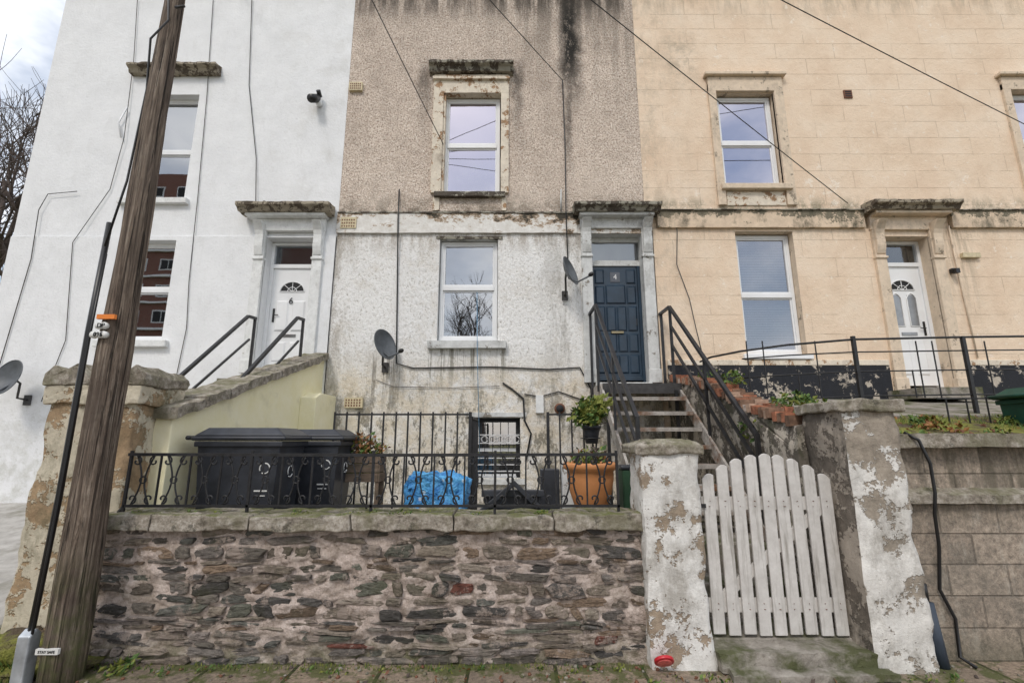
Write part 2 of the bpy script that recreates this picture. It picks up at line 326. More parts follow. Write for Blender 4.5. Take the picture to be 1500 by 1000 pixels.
# ------------------------------------------------------------------ mesh builder
class B:
    def __init__(s): s.v=[];s.f=[];s.mi=[];s.sm=[];s.mats=[];s.cols=None
    def m(s,mat):
        if mat not in s.mats: s.mats.append(mat)
        return s.mats.index(mat)
    def add(s,vs,fs,mat,smooth=False,col=None):
        o=len(s.v); s.v+= [tuple(v) for v in vs]; i=s.m(mat)
        for f in fs: s.f.append([o+k for k in f]); s.mi.append(i); s.sm.append(smooth)
        if col is not None:
            if s.cols is None: s.cols=[(.5,.5,.5)]*o
        if s.cols is not None: s.cols+= [col or (.5,.5,.5)]*len(vs)
    def box(s,x0,x1,y0,y1,z0,z1,mat):
        s.add([(x0,y0,z0),(x1,y0,z0),(x1,y1,z0),(x0,y1,z0),(x0,y0,z1),(x1,y0,z1),(x1,y1,z1),(x0,y1,z1)],
              [(0,3,2,1),(4,5,6,7),(0,1,5,4),(1,2,6,5),(2,3,7,6),(3,0,4,7)],mat)
    def prx(s,prof,x0,x1,mat):
        n=len(prof); vs=[(x0,*p) for p in prof]+[(x1,*p) for p in prof]
        s.add(vs,[list(range(n))[::-1],[n+i for i in range(n)]]+[(i,(i+1)%n,n+(i+1)%n,n+i) for i in range(n)],mat)
    def pry(s,prof,y0,y1,mat):
        n=len(prof); vs=[(p[0],y0,p[1]) for p in prof]+[(p[0],y1,p[1]) for p in prof]
        s.add(vs,[list(range(n)),[n+i for i in range(n)][::-1]]+[(i,n+i,n+(i+1)%n,(i+1)%n) for i in range(n)],mat)
    def quad(s,a,b,c,d,mat): s.add([a,b,c,d],[(0,1,2,3)],mat)
    def tube(s,pts,r,mat,n=6,r2=None,smooth=True):
        pts=[Vector(p) for p in pts]; N=len(pts); vs=[]; prev=None
        for i,p in enumerate(pts):
            d=(pts[min(i+1,N-1)]-pts[max(i-1,0)]); 
            if d.length<1e-9: d=Vector((0,0,1))
            d.normalize()
            if prev is None:
                a=Vector((0,0,1)) if abs(d.z)<.9 else Vector((1,0,0)); u=d.cross(a).normalized()
            else:
                u=(prev-d*prev.dot(d)); u=u.normalized() if u.length>1e-6 else d.orthogonal().normalized()
            prev=u; w=d.cross(u); rr=r if r2 is None else r+(r2-r)*i/(N-1)
            for k in range(n):
                an=2*math.pi*k/n+ (math.pi/4 if n==4 else 0); vs.append(p+(u*math.cos(an)+w*math.sin(an))*rr)
        fs=[(i*n+k,i*n+(k+1)%n,(i+1)*n+(k+1)%n,(i+1)*n+k) for i in range(N-1) for k in range(n)]
        fs+= [list(range(n))[::-1],[(N-1)*n+k for k in range(n)]]
        s.add(vs,fs,mat,smooth and n>4)
    def bar(s,a,b,r,mat): s.tube([a,b],r,mat,4)
    def lathe(s,c,prof,mat,n=28,jit=0):
        vs=[];N=len(prof)
        for r,z in prof:
            for k in range(n):
                a=2*math.pi*k/n; rr=r*(1+jit*mn.noise(Vector((math.cos(a)*2.5,math.sin(a)*2.5,z*1.1))))
                vs.append((c[0]+rr*math.cos(a),c[1]+rr*math.sin(a),c[2]+z))
        fs=[(i*n+k,i*n+(k+1)%n,(i+1)*n+(k+1)%n,(i+1)*n+k) for i in range(N-1) for k in range(n)]
        fs+= [list(range(n))[::-1],[(N-1)*n+k for k in range(n)]]
        s.add(vs,fs,mat,True)
    def blob(s,c,sz,mat,p=2.,nz=.0,ns=3,seed=0,nu=28,nv=16):
        vs=[]
        def e(v,q): return math.copysign(abs(v)**q,v)
        q=2/p
        for i in range(nv+1):
            th=-math.pi/2+math.pi*i/nv
            for k in range(nu):
                ph=2*math.pi*k/nu
                d=Vector((e(math.cos(th),q)*e(math.cos(ph),q),e(math.cos(th),q)*e(math.sin(ph),q),e(math.sin(th),q)))
                d*=1+nz*mn.noise(d*ns+Vector((seed,seed,0)))+nz*.5*mn.noise(d*ns*2.7+Vector((seed,0,seed)))
                vs.append((c[0]+d.x*sz[0],c[1]+d.y*sz[1],c[2]+d.z*sz[2]))
        s.add(vs,[(i*nu+k,i*nu+(k+1)%nu,(i+1)*nu+(k+1)%nu,(i+1)*nu+k) for i in range(nv) for k in range(nu)],mat,True)
    def leaves(s,c,rad,n,size,mats,shell=.3):
        for _ in range(n):
            d=Vector((random.gauss(0,1),random.gauss(0,1),random.gauss(0,1))).normalized()*(R(shell,1)**.5)*R(.8,1.1)
            p=Vector((c[0]+d.x*rad[0],c[1]+d.y*rad[1],c[2]+d.z*rad[2]))
            a=Vector((R(-1,1),R(-1,1),R(-1,1))).normalized(); b=a.orthogonal().normalized(); l=size*R(.5,1.4)
            w=a.cross(b)*l*.28
            s.add([p,p+b*l*.5+w+a*l*.1,p+b*l,p+b*l*.5-w+a*l*.1],[(0,1,2),(0,2,3)],random.choice(mats))
    def grass(s,x0,x1,y0,y1,z,n,h,mats):
        for _ in range(n):
            x=R(x0,x1);y=R(y0,y1);hh=h*R(.4,1.2);a=R(0,6.3);w=.004+h*.02;dx=R(-.4,.4)*hh;dy=R(-.4,.4)*hh
            s.add([(x-w*math.cos(a),y-w*math.sin(a),z),(x+w*math.cos(a),y+w*math.sin(a),z),(x+dx*.4+w*.6,y+dy*.4,z+hh*.6),(x+dx,y+dy,z+hh)],[(0,1,2),(0,2,3)],random.choice(mats))
    def obj(s,name,parent=None,bevel=0.,loc=None,rot=None):
        me=bpy.data.meshes.new(name); me.from_pydata(s.v,[],s.f)
        for m in s.mats: me.materials.append(m)
        me.polygons.foreach_set('material_index',s.mi); me.polygons.foreach_set('use_smooth',s.sm)
        if s.cols is not None:
            ca=me.color_attributes.new('Col','FLOAT_COLOR','POINT')
            for i,c in enumerate(s.cols): ca.data[i].color=(*c,1)
        me.update()
        o=bpy.data.objects.new(name,me); scene.collection.objects.link(o)
        if parent: o.parent=parent
        if loc: o.location=loc
        if rot: o.rotation_euler=rot
        if bevel:
            b=o.modifiers.new('bevel','BEVEL'); b.width=bevel; b.segments=2; b.limit_method='ANGLE'; b.angle_limit=math.radians(50)
        return o
def rough(o,sub=.07,amp=.012,sc=6):
    bm=bmesh.new(); bm.from_mesh(o.data)
    for _ in range(5):
        es=[e for e in bm.edges if e.calc_length()>sub]
        if not es or len(bm.verts)>30000: break
        bmesh.ops.subdivide_edges(bm,edges=es,cuts=1,use_grid_fill=True)
    for v in bm.verts:
        p=v.co; v.co=p+Vector((mn.noise(p*sc),mn.noise(p*sc+Vector((7,0,0))),mn.noise(p*sc+Vector((0,9,0)))))*amp+Vector((mn.noise(p*sc*3),mn.noise(p*sc*3+Vector((7,0,0))),mn.noise(p*sc*3+Vector((0,9,0)))))*amp*.4
    bm.to_mesh(o.data); bm.free(); return o
def empty(name):
    o=bpy.data.objects.new(name,None); scene.collection.objects.link(o); return o
def text(body,loc,size,mat,parent,name='lettering',rot=(math.pi/2,0,0)):
    c=bpy.data.curves.new(name,'FONT'); c.body=body; c.size=size; c.extrude=.0015; c.align_x='CENTER'; c.align_y='CENTER'
    c.materials.append(mat); o=bpy.data.objects.new(name,c); scene.collection.objects.link(o); o.location=loc; o.rotation_euler=rot; o.parent=parent

# ------------------------------------------------------------------ houses
def wall(b,x0,x1,z0,z1,y,holes,mat,depth=.26,rmat=None):
    xs=sorted({x0,x1}|{h[i] for h in holes for i in (0,1) if x0<h[i]<x1})
    zs=sorted({z0,z1}|{h[i] for h in holes for i in (2,3) if z0<h[i]<z1})
    for i in range(len(xs)-1):
        for j in range(len(zs)-1):
            cx=(xs[i]+xs[i+1])/2; cz=(zs[j]+zs[j+1])/2
            if any(h[0]<cx<h[1] and h[2]<cz<h[3] for h in holes): continue
            b.quad((xs[i],y,zs[j]),(xs[i+1],y,zs[j]),(xs[i+1],y,zs[j+1]),(xs[i],y,zs[j+1]),mat)
    r=rmat or mat
    for h in holes:
        a,c=max(h[2],z0),min(h[3],z1)
        if a>=c: continue
        b.quad((h[0],y,a),(h[0],y,c),(h[0],y+depth,c),(h[0],y+depth,a),r)
        b.quad((h[1],y,a),(h[1],y+depth,a),(h[1],y+depth,c),(h[1],y,c),r)
        if h[3]<=z1: b.quad((h[0],y,c),(h[1],y,c),(h[1],y+depth,c),(h[0],y+depth,c),r)
        if h[2]>=z0: b.quad((h[0],y,a),(h[0],y+depth,a),(h[1],y+depth,a),(h[1],y,a),r)
def window(par,x0,x1,z0,z1,zm,glass=GL_SKY,y=None,inside=MIDI,blind=False,plants=False):
    y=FY+.12 if y is None else y; b=B(); f=.055
    b.box(x0,x1,y,y+.07,z1-f,z1,UPVC); b.box(x0,x1,y,y+.07,z0,z0+f,UPVC)
    b.box(x0,x0+f,y+.001,y+.069,z0+f,z1-f,UPVC); b.box(x1-f,x1,y+.001,y+.069,z0+f,z1-f,UPVC)
    b.box(x0+f,x1-f,y-.008,y+.062,zm-.04,zm+.04,UPVC)
    g=.028
    for (a,c,yy) in ((z0+f,zm-.04,y+.02),(zm+.04,z1-f,y+.008)):
        b.box(x0+f,x1-f,yy,yy+.04,c-g,c,UPVC); b.box(x0+f,x1-f,yy,yy+.04,a,a+g,UPVC)
        b.box(x0+f,x0+f+g,yy+.001,yy+.039,a+g,c-g,UPVC); b.box(x1-f-g,x1-f,yy+.001,yy+.039,a+g,c-g,UPVC)
    b.obj('window_frame',par,.005)
    b=B(); q=R(-.006,.006); b.quad((x0+f,y+.035+q,z0+f),(x1-f,y+.035-q,z0+f),(x1-f,y+.035-q,z1-f),(x0+f,y+.035+q,z1-f),glass); b.obj('window_glass',par)
    b=B(); b.add([(x0-.3,y+.1,z0-.1),(x1+.3,y+.1,z0-.1),(x1+.3,y+1.5,z0-.1),(x0-.3,y+1.5,z0-.1),(x0-.3,y+.1,z1+.1),(x1+.3,y+.1,z1+.1),(x1+.3,y+1.5,z1+.1),(x0-.3,y+1.5,z1+.1)],
        [(0,3,2,1),(4,5,6,7),(1,2,6,5),(2,3,7,6),(3,0,4,7)],inside); b.obj('room_interior',par)
    if blind:
        b=B(); z=z0+.07
        while z<z1-.05:
            t=R(-.004,.004)
            b.quad((x0+.06,y+.085,z),(x1-.06,y+.085,z+t),(x1-.06,y+.11,z+.022+t),(x0+.06,y+.11,z+.022),BLIND); z+=.03
        for q in (.25,.75): b.bar((x0+(x1-x0)*q,y+.08,z0),(x0+(x1-x0)*q,y+.08,z1),.002,BLIND)
        b.obj('venetian_blind',par)
    if plants:
        b=B(); b.leaves(((x0+x1)/2+.1,y+.20,z0+.45),(.36,.06,.40),230,.13,[LEAF,LEAF2],.0)
        b.tube([((x0+x1)/2-.1,y+.3,z0),((x0+x1)/2+.1,y+.3,z0+.7)],.008,LEAF)
        b.lathe(((x0+x1)/2,y+.3,z0-.08),[(.08,0),(.1,.17)],simple('white_pot',(.6,.6,.6)),16); b.obj('window_plant',par)
def entrance(par,x0,x1,z0,zt,trim,corn,zc,cx0,cx1,pw=.17,y=FY):
    b=B()
    for (a,c) in ((x0-pw,x0),(x1,x1+pw)):
        b.box(a,c,y-.055,y+.02,z0,zt+.1,trim)
        b.box(a-.015,c+.015,y-.075,y+.02,z0,z0+.22,trim)
        b.box(a-.012,c+.012,y-.08,y+.02,zt-.42,zt-.38,trim)
        m=(a+c)/2; w=pw*.42
        pr=[(y,zt-.34)]
        for i in range(9):
            q=i/8; pr.append((y-.07-.17*(q**2.2)-.03*math.sin(q*math.pi*2),zt-.34+.56*q))
        pr.append((y,zt+.22)); b.prx(pr,m-w,m+w,trim)
    b.box(x0-pw-.01,x1+pw+.01,y-.06,y+.02,zt+.1,zc-.16,trim)
    b.box(cx0+.10,cx1-.10,y-.20,y+.01,zc-.16,zc-.11,trim)
    b.obj('door_surround',par,.008)
    b=B()
    b.prx([(y,zc-.11),(y-.24,zc-.11),(y-.27,zc-.06),(y-.33,zc-.03),(y-.33,zc+.02),(y,zc+.08)],cx0,cx1,corn)
    rough(b.obj('door_cornice',par),.06,.012,7)
def panel(b,x0,x1,y,z0,z1,m,d=.014):
    k=.025
    b.add([(x0,y,z0),(x1,y,z0),(x1,y,z1),(x0,y,z1),(x0+k,y-d,z0+k),(x1-k,y-d,z0+k),(x1-k,y-d,z1-k),(x0+k,y-d,z1-k)],
          [(4,5,6,7),(0,1,5,4),(1,2,6,5),(2,3,7,6),(3,0,4,7)],m)
def fan(b,cx,cz,r,y,glass,fm):
    n=16; vs=[(cx,y-.002,cz)]+[(cx+r*math.cos(math.pi*i/n),y-.002,cz+r*math.sin(math.pi*i/n)*.85) for i in range(n+1)]
    b.add(vs,[(0,i+1,i+2) for i in range(n)],glass)
    b.tube([(cx+(r+.01)*math.cos(math.pi*i/n),y-.006,cz+(r+.01)*math.sin(math.pi*i/n)*.85) for i in range(n+1)],.012,fm,5)
    b.tube([(cx-r,y-.006,cz),(cx+r,y-.006,cz)],.011,fm,5)
    for a in (45,90,135): b.tube([(cx,y-.006,cz),(cx+r*math.cos(math.radians(a)),y-.006,cz+r*math.sin(math.radians(a))*.85)],.007,fm,5)
    b.tube([(cx+r*.4*math.cos(math.pi*i/8),y-.008,cz+r*.4*math.sin(math.pi*i/8)) for i in range(9)],.007,fm,5)
SLV=simple('letterbox_metal',(.3,.3,.3),.3,1)
def door_white(par,x0,x1,z0,z1,zt,y,twoarch):
    b=B()
    b.box(x0,x1,y-.03,y+.05,z1,z1+.07,UPVC); b.box(x0,x1,y-.03,y+.05,zt-.05,zt,UPVC)
    b.box(x0,x0+.06,y-.03,y+.05,z0,z1,UPVC); b.box(x1-.06,x1,y-.03,y+.05,z0,z1,UPVC)
    b.box(x0,x0+.05,y-.03,y+.05,z1+.07,zt-.05,UPVC); b.box(x1-.05,x1,y-.03,y+.05,z1+.07,zt-.05,UPVC)
    b.box(x0+.06,x1-.06,y,y+.045,z0+.03,z1,UPVC)
    cx=(x0+x1)/2; cz=z1-.42
    fan(b,cx,cz,.20,y,DARK,UPVC)
    if twoarch:
        for s in (-1,1):
            a=cx+s*.13
            b.tube([(a-.08,y-.006,z1-1.06),(a-.08,y-.006,z1-.56),(a-.04,y-.006,z1-.50),(a,y-.006,z1-.48),(a+.04,y-.006,z1-.50),(a+.08,y-.006,z1-.56),(a+.08,y-.006,z1-1.06),(a-.08,y-.006,z1-1.06)],.01,UPVC,5)
            b.box(a-.07,a+.07,y-.0035,y+.001,z1-1.05,z1-.51,SLV)
            panel(b,a-.1,a+.1,y-.001,z0+.2,z1-1.25,UPVC)
    else:
        for s in (-1,1):
            a=cx+s*.14
            panel(b,a-.11,a+.11,y-.001,z1-1.12,z1-.58,UPVC,.02); panel(b,a-.11,a+.11,y-.001,z0+.2,z1-1.3,UPVC,.02)
    b.box(cx-.13,cx+.13,y-.012,y,z1-1.22,z1-1.165,SLV)
    hx=x1-.13 if twoarch else x0+.13
    b.box(hx-.018,hx+.018,y-.012,y,z0+.88,z0+1.12,BLACKPL); b.tube([(hx,y-.04,z0+1.0),(hx+(-.1 if twoarch else .1),y-.045,z0+1.0)],.009,BLACKPL)
    b.obj('front_door',par,.004)
    b=B(); b.quad((x0+.05,y+.01,z1+.07),(x1-.05,y+.01,z1+.07),(x1-.05,y+.01,zt-.05),(x0+.05,y+.01,zt-.05),GL_DOOR)
    b.quad((x0+.02,y+.2,z1),(x1-.02,y+.2,z1),(x1-.02,y+.2,zt),(x0+.02,y+.2,zt),DARK); b.obj('transom_light',par)

def shell(par,x0,x1,mat,left=False,right=False):
    b=B(); zt=11.0
    b.box(x0,x1,FY+2.2,FY+9,0,zt,mat)
    b.quad((x0,FY,zt-.0),(x1,FY,zt),(x1,FY+2.2,zt),(x0,FY+2.2,zt),mat)
    if left: b.quad((x0,FY,0),(x0,FY,zt),(x0,FY+2.2,zt),(x0,FY+2.2,0),mat)
    if right: b.quad((x1,FY,0),(x1,FY+2.2,0),(x1,FY+2.2,zt),(x1,FY,zt),mat)
    b.box(x0-.02,x1+.02,FY-.12,FY+.003,10.15,10.35,CORN)
    b.obj('roof_and_rear',par)

# --- left white house
h6=empty('terraced_house')
XB=-3.02
b=B(); holes=[(-6.75,-5.75,5.72,7.82),(-6.72,-5.75,3.2,4.95),(-4.2,-3.38,2.65,5.0)]
wall(b,-8.6,XB,0,5.02,FY-.03,holes[1:],WHITE,.29); wall(b,-8.6,XB,5.02,11,FY,holes[:1],WHITE)
b.quad((-8.6,FY-.03,5.02),(XB,FY-.03,5.02),(XB,FY,5.035),(-8.6,FY,5.035),WHITE)
b.quad((-8.6,FY-.03,0),(-8.6,FY-.03,5.02),(-8.6,FY+.01,5.02),(-8.6,FY+.01,0),WHITE)
b.obj('walls',h6)
shell(h6,-8.6,XB-.002,WHITE,True)
window(h6,-6.75,-5.75,5.75,7.82,6.72,GL_DK,FY+.14,DARK); window(h6,-6.72,-5.75,3.22,4.95,4.1,GL_DK,FY+.12,DARK)
b=B(); b.box(-6.85,-5.65,FY-.09,FY+.13,5.62,5.72,WTRIM); b.box(-6.8,-5.62,FY-.12,FY+.1,3.08,3.19,WTRIM)
b.obj('window_sills',h6,.008)
b=B(); b.prx([(FY,8.2),(FY-.1,8.2),(FY-.13,8.27),(FY-.2,8.3),(FY-.2,8.34),(FY,8.4)],-7.04,-5.41,CORN); rough(b.obj('window_hood',h6),.06,.014,7)
entrance(h6,-4.2,-3.38,2.65,5.0,WTRIM,CORN,5.48,-4.62,-3.07,.17,FY-.03)
door_white(h6,-4.2,-3.38,2.68,4.52,4.99,FY+.2,False)
text('6',(-3.79,FY+.187,3.93),.16,BLACKPL,h6,'door_number')

# --- middle house no 4
h4=empty('terraced_house')
X0,X1=-3.018,2.31
b=B(); hw=[(-1.25,-.2,5.83,7.82)]
wall(b,X0,X1,5.47,11,FY,hw,PEB,.26,SURR)
hl=[(-1.24,-.24,3.2,4.98),(1.36,2.22,2.5,5.08),(-.65,.13,1.02,1.95)]
wall(b,X0,2.42,0,5.08,FY+.002,hl,RW,.26,GTRIM)
b.obj('walls',h4)
b=B()
for (a,c) in ((X0,1.12),):
    b.box(a,c,FY-.045,FY+.001,5.081,5.44,BAND); b.prx([(FY,5.44),(FY-.06,5.44),(FY-.06,5.455),(FY,5.50)],a,c,CORNG)
b.box(1.12,2.42,FY-.02,FY+.003,5.081,5.469,BAND)
rough(b.obj('string_course',h4),.1,.008,5)
shell(h4,X0,X1,PEB)
window(h4,-1.23,-.22,5.87,7.80,6.83,GL_SKY,FY+.1,MIDI,False,True)
window(h4,-1.23,-.25,3.22,4.97,4.13,GL_DK,FY+.1,MIDI)
b=B(); sf=SURR
b.box(-1.43,-1.25,FY-.05,FY+.05,5.83,7.98,sf); b.box(-.20,-.06,FY-.05,FY+.05,5.83,7.98,sf)
b.box(-1.43,-.06,FY-.052,FY+.04,7.82,8.2,sf); b.box(-1.25,-1.21,FY-.02,FY+.1,5.83,7.80,sf)
b.box(-1.45,-.04,FY-.1,FY-.03,8.08,8.13,sf)
b.box(-1.38,-1.27,FY-.035,FY+.03,5.5,5.74,sf);b.box(-.18,-.1,FY-.035,FY+.03,5.5,5.74,sf)
b.box(-1.30,-.16,FY-.012,FY+.03,5.5,5.74,PEB)
rough(b.obj('window_surround',h4),.1,.006,6)
b=B(); b.box(-1.36,-.12,FY-.10,FY+.11,5.74,5.825,CORNG); b.box(-1.38,-.10,FY-.10,FY+.1,3.06,3.18,GTRIM)
b.box(-1.30,-.16,FY-.015,FY+.05,4.98,5.03,CORNG)
b.box(-.75,.2,FY-.06,FY+.1,.93,1.01,GTRIM); b.box(-.75,.23,FY-.02,FY+.02,1.96,2.03,GTRIM)
rough(b.obj('window_sills',h4),.08,.008,7)
b=B(); b.prx([(FY,8.22),(FY-.12,8.22),(FY-.15,8.29),(FY-.22,8.32),(FY-.22,8.37),(FY,8.44)],-1.52,.03,CORNG); rough(b.obj('window_hood',h4),.06,.014,7)
entrance(h4,1.36,2.22,2.5,5.06,GTRIM,CORNG,5.5,1.05,2.52,.18)
y=FY+.2; b=B()
b.box(1.36,2.22,y-.03,y+.05,4.56,4.66,GTRIM); b.box(1.36,2.22,y-.03,y+.05,5.0,5.08,GTRIM)
b.box(1.36,1.40,y-.03,y+.05,2.5,4.56,NAVY); b.box(2.17,2.22,y-.03,y+.05,2.5,4.56,NAVY)
b.box(1.40,2.17,y,y+.045,2.56,4.56,NAVY)
b.box(1.40,2.17,y-.05,y,2.56,2.62,NAVY)
for i,(za,zb) in enumerate(((2.68,3.0),(3.04,3.36),(3.40,3.84),(3.88,4.2),(4.24,4.5))):
    for k in range(4):
        xa=1.43+k*.18
        if i in (3,4) and k in (1,2): continue
        panel(b,xa,xa+.165,y-.001,za,zb,NAVY,.02)
panel(b,1.61,1.955,y-.001,3.88,4.22,NAVY,.02); 
b.box(1.70,1.87,y-.012,y,4.27,4.45,simple('number_plate',(.10,.11,.13),.3))
b.box(1.68,1.89,y-.026,y-.0,3.36,3.40,simple('brass_letterbox',(.30,.25,.16),.35,1,.1,9,0))
b.box(2.09,2.13,y-.02,y,3.5,3.62,BLACKPL)
b.obj('front_door',h4,.004)
text('4',(1.785,y-.016,4.36),.13,simple('white_number',(.8,.8,.8)),h4,'door_number')
b=B(); b.quad((1.36,y+.01,4.66),(2.22,y+.01,4.66),(2.22,y+.01,5.0),(1.36,y+.01,5.0),GL_DOOR); b.quad((1.36,y+.1,4.6),(2.22,y+.1,4.6),(2.22,y+.1,5.07),(1.36,y+.1,5.07),MIDI)
b.obj('transom_light',h4)
b=B(); b.box(1.34,2.24,FY-.12,FY+.22,2.42,2.5,GTRIM); b.obj('door_step',h4,.01)
b=B(); y=FY+.14
b.box(-.65,.13,y,y+.06,1.88,1.95,DARK); b.box(-.65,-.59,y,y+.06,1.02,1.88,DARK); b.box(.07,.13,y,y+.06,1.02,1.88,DARK)
b.box(-.59,.07,y,y+.05,1.42,1.47,UPVC); b.box(-.59,.07,y,y+.05,1.02,1.07,UPVC)
b.quad((-.65,y+.3,1.0),(.13,y+.3,1.0),(.13,y+.3,1.95),(-.65,y+.3,1.95),MIDI)
b.quad((-.59,y+.03,1.02),(.07,y+.03,1.02),(.07,y+.03,1.88),(-.59,y+.03,1.88),GL_LOW)
yy=FY+.06; GR=simple('grille_white',(.62,.62,.62),.5)
for z in (1.12,1.22,1.32,1.55,1.68): b.bar((-.64,yy,z),(.12,yy,z),.010,GR)
for i in range(6):
    x=-.56+i*.125
    b.tube([(x+.05*math.cos(a*.5),yy,1.61+.05*math.sin(a*.5)) for a in range(13)],.008,GR,5); b.bar((x,yy,1.05),(x,yy,1.88),.006,IRON)
b.obj('basement_window',h4)
b=B()
for (xa,xb,za,zb) in ((-2.99,-2.75,7.87,8.04),(-2.95,-2.68,5.16,5.36),(-2.67,-2.38,2.1,2.26)):
    yv=FY-.06; b.box(xa,xb,yv,FY+.01,za,zb,VENT)
    for r in range(3):
        for k in range(6):
            x=xa+.02+k*(xb-xa-.03)/6; z=za+.02+r*(zb-za-.03)/3; b.box(x,x+.022,yv-.002,yv+.004,z,z+.03,RUST)
b.tube([(.76,FY-.05,2.09),(.76,FY+.1,2.09)],.085,RUST,18); b.tube([(.76,FY-.055,2.09),(.76,FY,2.09)],.06,DARK,18)
b.obj('air_vents',h4)
b=B(); yc=FY-.02
b.tube([(-1.98,yc,5.9),(-1.96,yc-.05,5.3),(-1.93,yc,4.2),(-1.88,yc,2.82),(-1.6,yc,2.74),(-.3,yc,2.76),(.6,yc,2.72),(1.1,yc,2.75),(1.27,yc,2.4),(1.27,yc,1.4)],.012,BLACKPL)
b.tube([(.93,yc-.02,8.1),(.95,yc,6.7),(.93,yc-.06,5.4),(.95,yc,4.5)],.010,BLACKPL)
b.tube([(.86,yc,5.9),(.85,yc,5.5)],.014,GTRIM)
b.tube([(-.15,yc,2.5),(.0,yc,2.4),(.18,yc,2.25),(.2,yc,1.9),(.3,yc,1.7),(.22,yc,1.3)],.016,BLACKPL)
b.tube([(.2,yc,2.32),(.45,yc,2.28),(.75,yc,2.36),(1.2,yc,2.2)],.01,BLACKPL)
b.tube([(-2.2,yc,2.55),(-1.9,yc,2.44),(-1.0,yc,2.42),(-.2,yc,2.45)],.005,GREYST)
b.tube([(-.58,FY-.1,4.0),(-.56,FY-.13,3.0),(-.5,FY-.05,1.3)],.006,simple('blue_cable',(.15,.3,.45)))
b.box(.38,.5,yc-.05,yc+.03,2.02,2.3,WTRIM)
b.obj('wall_cables',h4)

# --- right cream house
h3=empty('terraced_house')
b=B(); 
wh=[(3.74,4.8,5.99,7.85),(9.15,10.2,5.99,7.9)]
wall(b,2.312,12.5,5.16,11,FY+.001,wh,CREAM,.26,CTRIM)
wall(b,2.42,12.5,0,5.16,FY-.03,[(3.83,4.82,2.97,5.11),(6.33,7.13,2.4,5.02),(11,12,2.97,5.11)],CREAM,.29,CTRIM)
b.obj('walls',h3)
shell(h3,2.312,12.5,CREAM,False,True)
b=B(); b.box(2.5,6.05,FY-.09,FY+.003,5.161,5.47,CREAMBAND); b.box(7.56,12.5,FY-.09,FY+.003,5.161,5.47,CREAMBAND)
b.prx([(FY,5.47),(FY-.12,5.47),(FY-.12,5.485),(FY,5.53)],2.5,6.05,CORNG);b.prx([(FY,5.47),(FY-.12,5.47),(FY-.12,5.485),(FY,5.53)],7.56,12.5,CORNG)
rough(b.obj('string_course',h3),.12,.008,5)
b=B(); b.box(2.52,6.1,FY-.06,FY-.02,1.2,2.78,PLINTH); b.box(7.35,12.5,FY-.06,FY-.02,1.2,2.78,PLINTH); b.box(2.52,6.1,FY-.065,FY-.02,2.781,2.87,SURR); b.box(7.35,12.5,FY-.065,FY-.02,2.781,2.87,SURR)
b.obj('plinth',h3,.006)
window(h3,3.76,4.78,6.01,7.83,6.88,GL_SKY,FY+.1); window(h3,9.17,10.18,6.01,7.88,6.9,GL_SKY,FY+.1)
window(h3,3.84,4.81,2.99,5.09,4.0,GL_LOW,FY+.1,MIDI,True); window(h3,11,12,2.99,5.09,4.0,GL_LOW,FY+.1,MIDI,True)
b=B()
for o in (0,5.41):
    b.box(3.60+o,3.74+o,FY-.05,FY+.05,5.6,8.02,CTRIM); b.box(4.80+o,4.97+o,FY-.05,FY+.05,5.6,8.02,CTRIM)
    b.box(3.60+o,4.97+o,FY-.052,FY+.04,7.86+(.03 if o else 0),8.16,CTRIM); b.box(3.54+o,5.03+o,FY-.12,FY+.01,8.16,8.22,CTRIM)
    b.box(3.76+o,4.79+o,FY-.02,FY+.03,5.6,5.86,SURR); b.box(3.66+o,4.90+o,FY-.11,FY+.12,5.88,5.98,CTRIM)
b.box(3.76,4.88,FY-.09,FY+.1,2.88,2.965,UPVC)
b.obj('window_surround',h3,.01)
entrance(h3,6.33,7.13,2.35,5.02,CTRIM,CORN,5.52,6.06,7.55,.18,FY-.03)
door_white(h3,6.33,7.13,2.45,4.55,5.01,FY+.2,True)
b=B(); b.box(6.1,6.25,FY-.02,FY+.02,7.74,7.9,RUST)
for k in range(3): b.box(6.12,6.23,FY-.024,FY,7.765+k*.045,7.785+k*.045,DARK)
b.tube([(2.8,FY-.06,5.5),(2.83,FY-.06,5.1),(2.78,FY-.06,4.5),(2.95,FY-.06,3.9),(3.02,FY-.06,3.4),(3.1,FY-.06,2.9)],.007,GREYST)
b.tube([(7.5,FY-.06,5.2),(7.52,FY-.05,4.2),(7.55,FY-.06,2.9)],.012,CTRIM)
b.box(7.62,7.92,FY-.09,FY-.02,4.62,4.70,VENT)
b.box(6.0,6.9,FY-.7,FY-.03,2.2,2.36,CONC)
b.obj('wall_fittings',h3)
b=B(); b.box(7.38,7.46,FY-.1,FY-.04,4.35,4.42,BLACKPL); b.box(7.385,7.45,FY-.16,FY-.1,4.32,4.40,BLACKPL); b.obj('wall_camera_fitting',h3)

